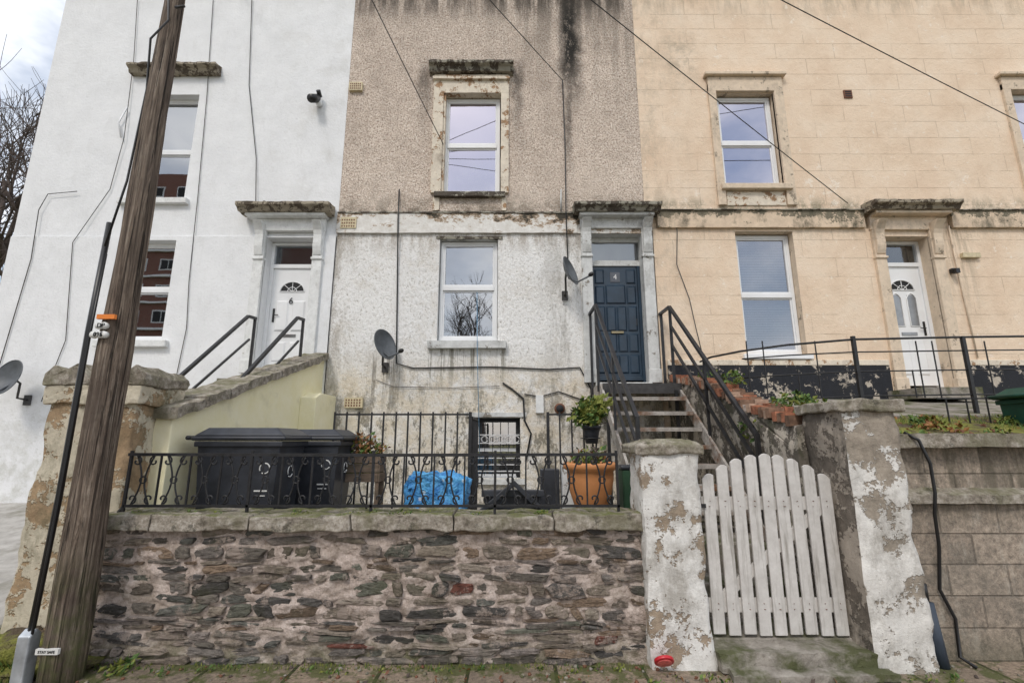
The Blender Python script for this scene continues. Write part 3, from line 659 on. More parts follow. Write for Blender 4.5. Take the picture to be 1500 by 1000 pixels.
b=B(); yc=FY-.05
b.tube([(-5.0,FY-.03,9.9),(-4.85,FY-.02,8),(-4.55,FY-.03,6.5),(-4.45,yc,5.6)],.007,BLACKPL)
b.tube([(-4.45,yc,5.6),(-4.6,yc,5.5),(-4.3,yc-.02,5.66),(-4.1,yc-.02,5.57)],.006,BLACKPL)
b.tube([(-5.75,FY-.02,9.9),(-5.6,FY-.02,7.8),(-5.5,FY-.02,5.8),(-5.42,yc,4.2),(-5.35,yc,3.4),(-5.42,yc,2.4)],.006,GREYST)
b.tube([(-7.2,FY-.03,9.9),(-7.05,FY-.03,8.5),(-6.95,FY-.05,6.9),(-7.05,FY-.03,5.9),(-7.5,yc,4.9),(-7.3,yc,3.2),(-7.5,yc,2.2)],.006,GREYST)
b.tube([(-7.6,yc,5.85),(-8.1,yc,5.8),(-8.2,yc,5.5),(-8.15,yc,4.6),(-8.3,yc,2.7)],.007,GREYST)
b.tube([(-7.0,yc,7.5),(-7.1,yc,7.2),(-7.0,yc,6.9)],.015,UPVC)
b.obj('wall_cables',h6)
b=B(); b.tube([(-3.52,FY-.0,7.6),(-3.52,FY-.1,7.62)],.06,UPVC,12); b.tube([(-3.54,FY-.1,7.66),(-3.56,FY-.28,7.52)],.075,BLACKPL,14); b.tube([(-3.5,FY-.06,7.72),(-3.5,FY-.16,7.78)],.04,BLACKPL,10)
b.obj('security_light')

# ------------------------------------------------------------------ ground
b=B(); b.add([(-150,-150,-.13),(150,-150,-.13),(150,250,-.13),(-150,250,-.13)],[(0,1,2,3)],MOSS); b.obj('ground')
b=B(); b.add([(-60,-9,-.124),(60,-9,-.124),(60,-.1,-.124),(-60,-.1,-.124)],[(0,1,2,3)],mottled('asphalt',(.04,.04,.042),(.06,.06,.06),(.08,.08,.078),30,1,(.5,.8),.5,80)); b.obj('road')
b=B(); b.box(-30,30,.05,4.7,-.13,0,PAVE); b.obj('pavement')
b=B(); b.box(-30,30,-.1,.048,-.13,.003,CONC); b.obj('kerb',None,.01)
b=B(); b.box(-30,30,-12,-9,-.13,0,PAVE); b.obj('pavement')
b=B(); b.box(-3.06,1.45,4.1,FY,0.002,.65,CONC); b.box(1.45,2.5,4.75,FY,0.002,.65,CONC); b.box(1.47,2.55,3.95,4.4,.002,.15,CONC);b.box(1.47,2.55,4.4,4.75,.002,.4,CONC); b.obj('front_garden',None,.01)
b=B(); b.prx([(4.3,.002),(4.3,.12),(7.7,.66),(7.7,.002)],-12,-4.0,PALE); b.obj('paved_path')
b=B(); b.prx([(4.17,.002),(4.17,1.56),(5.6,1.86),(5.6,.002)],2.76,12,MOSS); b.prx([(5.601,.002),(5.601,1.88),(7.66,2.24),(7.66,.002)],2.76,12,CONC); b.obj('raised_garden')
b=B()
for _ in range(2400):
    x=R(2.9,8.5); yy=R(4.25,5.6); z=1.56+(yy-4.17)*.21
    if mn.noise(Vector((x*1.6,yy*1.6,0)))>.02: b.grass(x,x+.01,yy,yy+.01,z-.01,2,.06,[LEAF2,LEAF,LEAF2])
for _ in range(34):
    x=R(3,8.4); yy=R(4.3,5.5); z=1.56+(yy-4.17)*.21
    b.leaves((x,yy,z+.03),(R(.05,.14),.1,R(.03,.12)),50,.06,random.choice(([LEAF],[LEAF2,LEAFR],[LEAF,LEAF2])))
for _ in range(500):
    x=R(3,8.4); yy=R(4.25,5.6); z=1.56+(yy-4.17)*.21; b.leaves((x,yy,z+.01),(.02,.02,.01),1,.05,[LEAFR,RUST,LEAFR])
b.obj('grass')
b=B(); 
b.grass(-4.4,-3.3,3.5,4.0,0.02,1300,.09,[LEAF,LEAF2]); b.leaves((-3.9,3.75,.05),(.4,.2,.09),360,.06,[LEAF,LEAF2]); b.leaves((-2.75,3.78,.02),(.12,.08,.06),80,.05,[LEAF,LEAF2])
for _ in range(40):
    x=R(-3,3.2); yy=3.82-R(0,.1) if x<.95 else 3.68-R(0,.1); b.leaves((x,yy,.0),(R(.02,.09),.03,R(.01,.045)),int(R(6,26)),.032,[LEAF,LEAF2])
b.grass(-3,1,3.78,3.88,0,500,.03,[LEAF2,LEAF]); 
for _ in range(16):
    x=R(-3.1,.9); b.leaves((x,3.9+R(0,.1),1.04),(.05,.03,.012),20,.022,[LEAF2,LEAF])
b.obj('weeds')
b=B()
for _ in range(280):
    x=R(-3.6,3.6); yy=R(3.35,3.85); s=R(.004,.018); b.blob((x,yy,s*.4),(s,s,s*.7),random.choice([RUST,CONC,COPB,TWIG]),2,.4,2,R(0,9),6,4)
b.leaves((0,3.6,.008),(3.4,.28,.004),160,.035,[LEAFR,RUST,TWIG],0)
b.obj('loose_gravel')
b=B(); b.blob((-3.8,4.0,-.03),(.8,.45,.18),MOSS,2,.5,3); b.obj('soil_bank')

# ------------------------------------------------------------------ rubble stone wall
sw=empty('stone_wall')
b=B(); nx,nz=380,90; x0,x1=-3.28,1.02; vs=[]
for j in range(nz+1):
    for i in range(nx+1):
        x=x0+(x1-x0)*i/nx; z=.93*j/nz
        d=mn.fractal(Vector((x*6,z*12,3)),.85,2.,4)*.026+mn.noise(Vector((x*1.6,z*2,9)))*.014
        vs.append((x,3.905-d,z))
b.add(vs,[(j*(nx+1)+i,j*(nx+1)+i+1,(j+1)*(nx+1)+i+1,(j+1)*(nx+1)+i) for j in range(nz) for i in range(nx)],MORT,True)
b.box(x0,x1,3.96,4.2,0,.93,MORT)
b.quad((x0,3.9,0),(x0,3.9,.93),(x0,4.0,.93),(x0,4.0,0),MORT)
b.obj('mortar_face',sw)
b=B(); pal=[(.30,.25,.20),(.22,.195,.165),(.38,.32,.255),(.16,.15,.14),(.24,.245,.195),(.33,.24,.17),(.46,.39,.32),(.27,.24,.215),(.14,.13,.12),(.35,.30,.27),(.21,.21,.185)]
z=-.02
while z<.93:
    h=random.choice((R(.025,.045),R(.045,.075),R(.06,.115))); x=x0+R(-.15,0)
    while x<x1:
        w=R(.08,.2) if R(0,1)<.45 else R(.18,.42)
        if R(0,1)<.90:
            xa=max(x,x0+.005); xb=min(x+w,x1-.005)
            if xb-xa>.04:
                cx,cz=(xa+xb)/2,z+h/2+mn.noise(Vector((x*.9,z*2,1)))*.035+R(-.006,.006); hw=(xb-xa)/2-R(-.002,.008); hh=h/2*R(.76,1.04)
                n=14; tilt=R(-.10,.10); pr=[];bk=[]; ins=[]
                yo=3.905-R(.002,.036); sl=R(-.012,.012); skew=R(-.8,.8)
                for k in range(n):
                    a=2*math.pi*k/n+R(-.12,.12); ca,sa=math.cos(a),math.sin(a)
                    ex=math.copysign(abs(ca)**.42,ca)*R(.82,1.06); ez=math.copysign(abs(sa)**.5,sa)*R(.64,1.10)
                    px=cx+hw*ex+hh*ez*skew; pz=min(.925,max(.0,cz+hh*ez+ex*hw*tilt)); px=min(max(px,x0),x1)
                    bk.append((px,3.96,pz)); pr.append((px,yo+.008+sl*ex,pz)); ins.append((cx+(px-cx)*.93,yo+sl*ex+R(-.007,.007),cz+(pz-cz)*.82))
                c=random.choice(pal); f=R(.65,1.3); c=tuple(q*f for q in c)
                if R(0,1)<.008: c=(.24,.09,.065)
                b.add(bk+pr+ins+[(cx,yo-.002,cz)],[(k,n+k,n+(k+1)%n,(k+1)%n) for k in range(n)]+[(n+k,2*n+k,2*n+(k+1)%n,n+(k+1)%n) for k in range(n)]+[(2*n+k,3*n,2*n+(k+1)%n) for k in range(n)],STONE,False,c)
        x+=w+R(.0,.02)
    z+=h
b.obj('rubble_stones',sw)
b=B(); x=-3.27
for w in (.52,.75,.77,.78,.77,.74):
    w2=min(w,1.0-x); z0=.925+R(-.004,.004)
    b.box(x+.005,x+w2-.005,3.83+R(-.012,.012),4.24,z0,1.035+R(-.008,.008),COP); x+=w2
rough(b.obj('coping_stones',sw,.010),.05,.020,7)

# ------------------------------------------------------------------ piers
def pier(name,x0,x1,y0,y1,h,mat,side=None,cap=None,seed=0):
    e=empty(name); b=B(); n=14; m=40
    def P(x,y,z): 
        d=mn.noise(Vector((x*4+seed,y*4,z*4)))*.024+mn.noise(Vector((x*13+seed,y*13,z*13)))*.012
        cx,cy=(x0+x1)/2,(y0+y1)/2; f=1+.05*(1-z/h)
        ax=abs(x-cx)/((x1-x0)/2); ay=abs(y-cy)/((y1-y0)/2); c=.985 if (ax>.99 and ay>.99) else 1
        return (cx+(x-cx)*f*c+d*(1 if x>cx else -1),cy+(y-cy)*f*c+d*(1 if y>cy else -1),z)
    ring=[(x0+(x1-x0)*i/n,y0) for i in range(n)]+[(x1,y0+(y1-y0)*i/n) for i in range(n)]+[(x1-(x1-x0)*i/n,y1) for i in range(n)]+[(x0,y1-(y1-y0)*i/n) for i in range(n)]
    L=len(ring)
    for mm,sel in ((mat,range(0,2*n)),(side or mat,range(2*n,L))):
        vs=[P(x,y,h*j/m) for j in range(m+1) for (x,y) in ring]
        b.add(vs,[(j*L+k,j*L+(k+1)%L,(j+1)*L+(k+1)%L,(j+1)*L+k) for j in range(m) for k in sel],mm,True)
    b.obj('shaft',e)
    b=B(); cap(b,x0,x1,y0,y1,h); rough(b.obj('cap',e,.012),.05,.022,6)
    return e
def cap_a(b,x0,x1,y0,y1,h):
    a,c,d,f=x0-.04,x1+.04,y0-.04,y1+.04; k=.10
    b.add([(a,d,h-.01),(c,d,h-.01),(c,f,h-.01),(a,f,h-.01),(a,d,h+.055),(c,d,h+.055),(c,f,h+.055),(a,f,h+.055),(a+k,d+k,h+.1),(c-k,d+k,h+.1),(c-k,f-k,h+.1),(a+k,f-k,h+.1)],
      [(0,3,2,1),(0,1,5,4),(1,2,6,5),(2,3,7,6),(3,0,4,7),(4,5,9,8),(5,6,10,9),(6,7,11,10),(7,4,8,11),(8,9,10,11)],COPB)
def cap_b(b,x0,x1,y0,y1,h): b.box(x0-.05,x1+.05,y0-.04,y1+.05,h-.01,h+.075,COPB)
def cap_c(b,x0,x1,y0,y1,h):
    b.box(x0-.03,x1+.03,y0-.03,y1+.03,h-.17,h,PIERC)
    b.pry([(x0-.05,h),(x1+.05,h),(x1+.06,h+.09),(x1-.02,h+.17),(x1-.14,h+.08),((x0+x1)/2,h+.04),(x0+.32,h+.09),(x0+.22,h+.19),(x0+.10,h+.13),(x0+.02,h+.17),(x0-.05,h+.10)],y0-.04,y1+.04,COPB)
pier('gate_pier',1.0,1.44,3.8,4.22,1.5,PIERW,PIERW,cap_a,3)
pier('gate_pier',2.56,2.98,3.75,4.25,1.83,PIERX,PIERG,cap_b,11)
pier('gate_pier',-3.95,-3.2,4.1,4.6,2.06,PIERC,PIERC,cap_c,21)

# ------------------------------------------------------------------ no.6 sloping wall & steps
b=B(); b.prx([(4.35,0),(4.35,1.80),(7.72,2.90),(7.72,0)],-3.3,-3.05,CREAMW)
b.prx([(6.9,.65),(6.9,2.2),(7.1,2.28),(7.69,2.28),(7.69,.65)],-3.049,-2.82,CREAMW)
gw=b.obj('sloping_garden_wall',None,.01)
b=B(); n=9
for i in range(n):
    ya=4.3+(7.66-4.3)*i/n+.006; yb=4.3+(7.66-4.3)*(i+1)/n-.006; f=lambda y:1.80+(y-4.35)*.3264
    o=R(-.014,.014); b.prx([(ya,f(ya)+.003),(ya,f(ya)+.10+o),(yb,f(yb)+.10+o),(yb,f(yb)+.003)],-3.37,-2.98+o,COPB)
rough(b.obj('coping',gw),.06,.02,6)
b=B(); 
for i in range(9):
    ya=5.0+i*.24; b.box(-4.3,-3.301,ya,FY-.035,.3 if i==0 else .64+(i-1)*.23,.64+i*.23 if i else .64,CONC)
b.obj('concrete_steps',None,.01)
b=B(); 
def rail6(x,ys,ye):
    zs=lambda y:2.1+(y-5.43)*.84
    b.bar((x,ys,zs(ys)),(x,ye,zs(ye)),.028,IRON); b.tube([(x,ye,zs(ye)),(x,ye+.22,zs(ye)+.02)],.028,IRON,4)
    b.bar((x,ys+.35,zs(ys+.35)-.32),(x,ye+.1,zs(ye+.1)-.42),.018,IRON)
    b.bar((x,ye+.2,zs(ye)+.02),(x,ye+.2,zs(ye)-.85),.024,IRON); b.bar((x,ys+.45,zs(ys+.45)),(x,ys+.45,zs(ys+.45)-.9),.024,IRON)
rail6(-4.0,5.3,7.02); rail6(-3.23,5.3,6.98)
b.obj('stair_handrail')

# ------------------------------------------------------------------ metal stair no.4
st=empty('metal_staircase')
b=B()
b.box(1.31,2.44,6.9,7.66,2.36,2.40,TREAD); b.box(1.31,2.44,6.86,6.9,2.25,2.40,GREYST)
for i in range(1,9):
    ya=6.9-i*.25; z=2.40-i*.215
    if z<.68: break
    b.box(1.325,2.405,ya,ya+.26,z-.03,z,TREAD); b.box(1.325,2.405,ya-.006,ya,z-.05,z+.001,TREAD)
b.obj('treads',st,.004)
b=B()
for x in (1.29,2.41):
    b.prx([(7.0,2.41),(7.66,2.41),(7.66,2.2),(6.95,2.2),(4.95,.655),(4.75,.655),(4.75,.72)],x,x+.03,TREAD)
for (x,ys,ye,zz) in ((1.28,4.95,7.05,3.62),(2.44,4.85,7.15,3.62)):
    sl=.86; z=lambda y:zz-(ye-y)*sl
    b.bar((x,ys,z(ys)),(x,ye,z(ye)),.030,IRON); b.bar((x,ys,z(ys)-.30),(x,ye,z(ye)-.30),.022,IRON); b.bar((x,ys,z(ys)-.60),(x,ye,z(ye)-.60),.022,IRON)
    b.bar((x,ye,z(ye)),(x,FY-.05,z(ye)+.01),.030,IRON); b.bar((x,ye,z(ye)),(x,ye,2.3),.026,IRON)
    b.bar((x,FY-.12,z(ye)),(x,FY-.12,2.3),.026,IRON)
    b.bar((x,ys,z(ys)+.02),(x,ys,.65),.028,IRON); ym=(ys+ye)/2; b.bar((x,ym,z(ym)),(x,ym,z(ym)-1.0),.022,IRON)
b.bar((1.36,6.85,.65),(1.36,6.85,2.3),.03,IRON); b.bar((2.35,6.85,.65),(2.35,6.85,2.3),.03,IRON)
b.obj('handrails',st)

# brick edged wall
bw=empty('brick_garden_wall')
b=B(); b.prx([(4.25,0),(4.25,1.72),(5.2,1.92),(6.0,2.22),(7.66,2.55),(7.66,0)],2.5,2.75,BRWALL); rough(b.obj('render_face',bw),.12,.025,5)
b=B(); yy=4.3
zf=lambda y: 1.72+(y-4.25)*.21 if y<5.2 else (1.92+(y-5.2)*.375 if y<6 else 2.22+(y-6)*.199)
BR2=simple('old_red_brick',(.34,.14,.08),.9,0,.45,12,.6); BR3=simple('old_brown_brick',(.20,.12,.08),.9,0,.45,12,.6); BR4=simple('pale_brick',(.38,.26,.19),.9,0,.45,12,.6)
while yy<7.5:
    z=zf(yy+.05)+R(-.012,.012); x=2.47+R(-.012,.012); yj=yy+R(-.008,.008)
    for k in range(2):
        if R(0,1)<.9: b.box(x+k*.155,x+k*.155+.148,yj,yj+.068,z-.01,z+.085+R(-.015,.012),random.choice([BR2,BR3,BR2,BR4]))
    b.box(x+.01,x+.29,yj+.066,yj+.082,z-.01,z+.065,MORT)
    yy+=.08
rough(b.obj('brick_coping',bw),.05,.006,14)
b=B(); 
for (c,r,n) in (((2.78,4.8,1.98),(.12,.35,.09),170),((2.7,5.9,2.33),(.1,.3,.10),130),((2.75,6.7,2.5),(.12,.3,.08),80),((3.0,4.9,1.90),(.22,.3,.13),190),((2.72,4.45,1.86),(.12,.15,.08),70),((3.35,5.0,1.86),(.16,.2,.12),120),((2.48,5.1,1.7),(.03,.3,.12),60)):
    b.leaves(c,r,n,.06,[LEAF,LEAF2,LEAF])
b.obj('ivy')

# ------------------------------------------------------------------ garden gate
g=empty('garden_gate'); b=B(); n=9; xa,xb=1.50,2.54; pw=(xb-xa)/n
for i in range(n):
    c=xa+pw*(i+.5); q=(c-2.02)/.52; zt=1.50-.20*q*q-.02; w=pw*R(.38,.40); zb=.17+R(-.008,.008); c0=c+R(-.004,.004); dx=R(-.006,.006)
    s=-.4*q*w
    prof=[(c-w,zb),(c+w,zb),(c0+w+dx,zt+s*1.0-.01),(c0+dx+w*.5,zt+s*.5+.008),(c0+dx,zt+.014),(c0+dx-w*.5,zt-s*.5+.008),(c0-w+dx,zt-s-.01)]
    yo=R(-.003,.003); b.pry(prof,3.94+yo,3.962,GATEW)
b.obj('pickets',g,.004)
b=B(); b.box(xa,xb,3.963,3.995,.32,.42,GATEW); b.box(xa,xb,3.963,3.995,1.06,1.16,GATEW)
b.pry([(xa+.05,.42),(xa+.17,.42),(xb-.05,1.06),(xb-.17,1.06)],3.964,3.99,GATEW)
b.obj('braces',g,.004)
b=B(); 
for i in range(n):
    c=xa+pw*(i+.5)
    for z in (.35,.39,1.09,1.13): b.tube([(c+R(-.015,.015),3.934,z),(c,3.94,z)],.0025,RUST,6)
b.box(1.45,1.52,3.925,3.934,1.08,1.11,IRON); b.obj('nails_and_latch',g)
b=B(); b.box(1.46,2.56,3.72,4.1,.002,.13,CONC); b.box(1.50,2.62,3.60,3.72,.002,.045,CONC); rough(b.obj('gate_step'),.06,.02,6)

# ------------------------------------------------------------------ block wall right
bk=empty('block_wall')
b=B(); b.box(2.99,12,3.93,4.15,0,1.12,BLOCK); b.box(2.99,12,3.985,4.15,1.22,1.54,BLOCK); b.obj('blockwork',bk)
b=B(); b.prx([(3.87,1.12),(3.87,1.18),(3.985,1.225),(4.1,1.225),(4.1,1.12)],2.99,8,COPB)
x=2.99
while x<8:
    b.box(x+.004,x+1.2-.004,3.88+R(-.01,.01),4.22,1.541,1.65,COP); x+=1.2
rough(b.obj('coping',bk),.09,.014,6)
b=B(); b.tube([(3.14,3.9,1.66),(3.20,3.84,1.60),(3.26,3.84,1.42),(3.25,3.83,1.2),(3.22,3.83,1.05),(3.27,3.9,.8),(3.22,3.9,.5),(3.30,3.9,.3),(3.27,3.88,.05),(3.31,3.8,.012)],.012,BLACKPL,8)
b.obj('hanging_cable',bk)
b=B(); b.tube([(3.10,3.84,-.0),(3.08,3.87,.42)],.045,simple('blue_grey_duct',(.045,.06,.085)),12); b.tube([(3.08,3.87,.42),(3.08,3.87,.55)],.02,BLACKPL,8); b.obj('duct_pipe')

# ------------------------------------------------------------------ railings
def scroll(b,cx,z0,z1,sx,w,m,y):
    pts=[]; r=.042; T=14
    ctop=(cx+sx*r,z1-r-.012); cbot=(cx+sx*r,z0+r+.012)
    for i in range(T):
        q=i/(T-1); rr=r*(.25+.75*q); a=math.radians(-300+300*q+90)
        pts.append((ctop[0]+sx*rr*math.cos(a) ,y,ctop[1]+rr*math.sin(a)))
    for i in range(1,12):
        q=i/12; bul=math.sin(q*math.pi)*w
        a0=ctop[1]+r; a1=cbot[1]-r
        pts.append((ctop[0]+sx*bul ,y,a0+(a1-a0)*q))
    for i in range(T):
        q=1-i/(T-1); rr=r*(.25+.75*q); a=math.radians(300-300*q-90)
        pts.append((cbot[0]+sx*rr*math.cos(a),y,cbot[1]+rr*math.sin(a)))
    b.tube(pts,.007,m,5)
ra=B(); y=4.0; zt,zb=1.485,1.085
ra.bar((-3.12,y,zt),(-1.1,y,zt-.006),.017,IRON); ra.bar((-1.1,y,zt-.006),(.86,y,zt),.017,IRON); ra.bar((-3.1,y,zb),(.86,y,zb),.014,IRON)
xs=[-3.1+3.95*i/16 for i in range(17)]
for i,x in enumerate(xs):
    ra.bar((x,y,zb-.06 if i%4==0 else zb),(x+R(-.004,.004),y,zt+(.03 if i%4==0 else 0)),.014 if i%4==0 else .009,IRON)
    if i<16:
        c=x+3.95/32; hw=3.95/32
        scroll(ra,x+.012,zb,zt,1,.055,IRON,y); scroll(ra,x+2*hw-.012,zb,zt,-1,.055,IRON,y)
        ra.tube([(c+.026*math.cos(a*math.pi/6),y,(zt+zb)/2+.026*math.sin(a*math.pi/6)) for a in range(13)],.006,IRON,5)
ra.bar((-3.1,y,zb),(-3.16,4.03,1.03),.012,IRON)
ra.obj('scroll_railing')
b=B()
def barrail(xa,xb,y,zb,zt,sp):
    b.bar((xa,y,zt),(xb,y,zt),.015,IRON); b.bar((xa,y,zb+.12),(xb,y,zb+.12),.012,IRON)
    n=round((xb-xa)/sp)
    for i in range(n+1): b.bar((xa+(xb-xa)*i/n,y,zb),(xa+(xb-xa)*i/n+R(-.006,.006),y,zt+.03),.013,IRON)
barrail(-2.13,-.5,5.8,.65,1.9,.155); barrail(.43,1.0,5.8,.65,1.9,.14)
b.bar((-.5,5.8,.65),(-.5,5.8,1.93),.026,IRON); b.bar((.43,5.8,.65),(.43,5.8,1.93),.024,IRON)
for k in range(6): b.bar((-.48+.004*k,5.85+k*.13,.7),(-.48+.004*k,5.85+k*.13,1.88),.013,IRON)
b.bar((-.48,5.82,1.86),(-.46,6.5,1.86),.014,IRON)
b.obj('bar_railing')
b=B(); y=5.8
b.tube([(2.75,6.9,2.72),(2.7,6.4,2.70),(2.9,5.95,2.70),(3.4,y,2.75),(4.23,y,2.82),(5.6,y,2.85),(11,y,2.92)],.014,IRON,6)
for z in (2.66,2.42,2.12): b.tube([(2.9,5.95,z-.06),(3.4,y,z-.04),(4.2,y,z),(5.6,y,z+.02),(11,y,z+.08)],.009,IRON,5)
for x in (4.23,5.59,7.6,9.6): b.bar((x,y,1.85),(x,y,2.86),.028,IRON)
for x in (2.9,3.1,3.5,3.75,4.9,5.0,5.2,5.85,6.5,6.7,7.1,8.2,8.5): b.bar((x,y,2.1),(x,y,2.44 if x in (3.5,4.9,6.5,8.2) else 2.80),.008,IRON)
x=4.7
while x<9.5:
    b.bar((x,5.2,1.72),(x,5.2,2.04),.008,IRON); x+=.22
b.bar((4.6,5.2,2.04),(9.5,5.2,2.04),.010,IRON)
b.obj('garden_railing')

# ------------------------------------------------------------------ utility pole
po=empty('utility_pole'); px,py=-3.08,3.65
b=B(); prof=[(.128,-.1),(.126,.2)]+[(.124-.0016*i,.2+i*.16) for i in range(1,61)]
b.lathe((px,py,0),prof,POLEW,40,.18); b.obj('pole_shaft',po)
b=B(); b.tube([(px-.17,py-.10,.0),(px-.14,py-.10,1.2),(px-.155,py-.09,2.4),(px-.18,py-.05,3.32)],.021,BLACKPL,8)
b.tube([(px-.13,py-.13,.0),(px-.125,py-.12,.9),(px-.135,py-.10,2.3),(px-.155,py-.06,3.05)],.009,BLACKPL,6)
b.tube([(px-.14,py-.10,3.1),(px-.11,py-.04,3.7),(px-.115,py,4.6),(px-.05,py-.125,5.0),(px+.07,py-.115,5.2),(px+.03,py-.12,5.5),(px+.11,py,6.2),(px+.08,py,9.3)],.009,BLACKPL,6)
b.obj('cable_conduit',po)
b=B(); b.prx([(py-.15,-.02),(py-.15,.32),(py-.10,.36),(py-.06,.32),(py-.06,-.02)],px-.205,px-.12,simple('galvanised_guard',(.42,.45,.48),.4,.5,.3,8,.2)); b.obj('cable_guard',po,.01)
b=B(); OR=simple('orange_tag',(.75,.22,.04),.5,0,.1,5,0); WT=simple('white_tag',(.66,.66,.64),.5,0,.08,5,0)
ox=.03
b.box(px-.105+ox,px+.03+ox,py-.134,py-.11,2.50,2.535,OR)
for (cx,z,w) in ((px-.06+ox,2.448,2),(px-.07+ox,2.378,3)):
    for k in range(w):
        xx=cx+(k-(w-1)/2)*.04; b.tube([(xx,py-.134,z),(xx,py-.11,z)],.027,WT,16)
b.box(px-.075,px+.075,py-.140,py-.12,.21,.245,WT)
b.obj('pole_tags',po)
text('DP',(px-.06+ox,py-.136,2.448),.048,BLACKPL,po,'tag_letters'); text('095',(px-.07+ox,py-.136,2.378),.048,BLACKPL,po,'tag_letters'); text('STAY SAFE',(px,py-.142,.227),.024,BLACKPL,po,'tag_letters')
b=B(); b.tube([(px+.1,py-.1,5.35),(px+.2,py-.13,5.33)],.012,GREYST,6); b.tube([(px-.14,py,9.2),(px+.16,py,9.2)],.02,GREYST,8); b.obj('pole_bolts',po)
b=B()
def wire(a,c,sag,r=.0075):
    a=Vector(a);c=Vector(c); b.tube([a.lerp(c,i/16)-Vector((0,0,sag*4*(i/16)*(1-i/16))) for i in range(17)],r,BLACKPL,5)
top=(px+.05,py,9.3)
wire(top,(-1.23,FY-.03,6.78),.03); wire(top,(5.84,FY-.05,5.62),.05); wire(top,(9.9,FY-.05,6.75),.08); wire(top,(.93,FY-.03,8.1),.03)
wire(top,(-5.2,FY-.03,10.0),.02); wire(top,(13,FY-.1,9.3),.1)
b.obj('overhead_wires')

# ------------------------------------------------------------------ bins
def bin_(name,x0,y0,z,dx=.86,dy=.58,mat=PLASTIC):
    e=empty(name); b=B(); H=.94
    def fr(x0,x1,y0,y1,z0,X0,X1,Y0,Y1,z1,m):
        b.add([(x0,y0,z0),(x1,y0,z0),(x1,y1,z0),(x0,y1,z0),(X0,Y0,z1),(X1,Y0,z1),(X1,Y1,z1),(X0,Y1,z1)],[(0,3,2,1),(4,5,6,7),(0,1,5,4),(1,2,6,5),(2,3,7,6),(3,0,4,7)],m)
    x1,y1=x0+dx,y0+dy
    fr(x0+.13,x1-.10,y0+.06,y1-.06,z+.05,x0+.07,x1-.035,y0+.025,y1-.025,z+H,mat)
    b.box(x0+.05,x1-.01,y0+.005,y1-.005,z+H-.05,z+H,mat)
    for k in range(3): fr(x0+.18+k*.2,x0+.2+k*.2,y0+.05,y0+.07,z+.08,x0+.16+k*.21,x0+.18+k*.21,y0+.013,y0+.03,z+.35,mat)
    b.tube([(x0+.14,y0+.02,z+.1),(x0+.14,y1-.02,z+.1)],.10,BLACKPL,20); 
    b.obj('body',e,.02)
    b=B(); fr(x0+.02,x1+.02,y0-.012,y1+.012,z+H+.004,x0+.02,x1+.02,y0-.012,y1+.012,z+H+.045,mat)
    fr(x0+.03,x1+.01,y0,y1,z+H+.045,x0+.12,x1-.10,y0+.07,y1-.07,z+H+.12,mat)
    o=b.obj('lid',e,.022); o.modifiers['bevel'].segments=4
    b=B(); b.tube([(x0-.03,y0+.03,z+H+.03),(x0-.03,y1-.03,z+H+.03)],.02,mat,10)
    for yy in (y0+.05,y0+dy/2,y1-.05): b.tube([(x0-.03,yy,z+H+.03),(x0+.08,yy,z+H+.02)],.018,mat,8)
    b.obj('handle',e)
    b=B(); 
    def ring(c,r,ax):
        for s in range(3):
            pts=[]
            for i in range(7):
                a=math.radians(s*120+i*15)
                p=(c[0]+r*math.cos(a),c[1],c[2]+r*math.sin(a)) if ax=='y' else (c[0],c[1]+r*math.cos(a),c[2]+r*math.sin(a))
                pts.append(p)
            b.tube(pts,.006,WT,5)
    ring((x1-.16,y0+.031,z+.70),.045,'y'); ring((x1-.045,y0+dy/2,z+.66),.05,'x')
    b.box(x1-.24,x1-.12,y0+.036,y0+.05,z+.50,z+.512,WT); b.box(x1-.23,x1-.14,y0+.038,y0+.055,z+.46,z+.468,WT)
    b.obj('stickers',e)
    return e
bin_('wheelie_bin',-2.92,4.40,.65); bin_('wheelie_bin',-2.62,5.05,.65)
GBIN=simple('dark_green_plastic',(.012,.06,.04),.45,0,.2,9,.05)
bin_('wheelie_bin',5.22,4.7,1.08,.7,.55,GBIN)

# planter
e=empty('wooden_planter'); b=B(); PW=mottled('planter_wood',(.10,.07,.05),(.20,.15,.11),(.08,.07,.05),10,4,(.5,.7),.4,40,.006,(1,1,6))
for k in range(3): b.box(-2.05,-1.47,5.42,5.44,1.15+k*.1,1.243+k*.1,PW); b.box(-2.05,-1.47,5.66,5.68,1.15+k*.1,1.243+k*.1,PW); b.box(-2.07,-2.051,5.42,5.68,1.15+k*.1,1.243+k*.1,PW); b.box(-1.469,-1.45,5.42,5.68,1.15+k*.1,1.243+k*.1,PW)
b.box(-2.05,-1.47,5.44,5.66,1.16,1.40,MOSS)
for x in (-2.06,-1.5): 
    for yy in (5.43,5.63): b.box(x,x+.04,yy,yy+.04,.65,1.149,PW)
b.obj('box',e,.004)
b=B(); b.leaves((-1.76,5.55,1.52),(.34,.13,.15),600,.06,[LEAFR,LEAF2,LEAF,LEAFR,TWIG],0); b.obj('foliage',e)
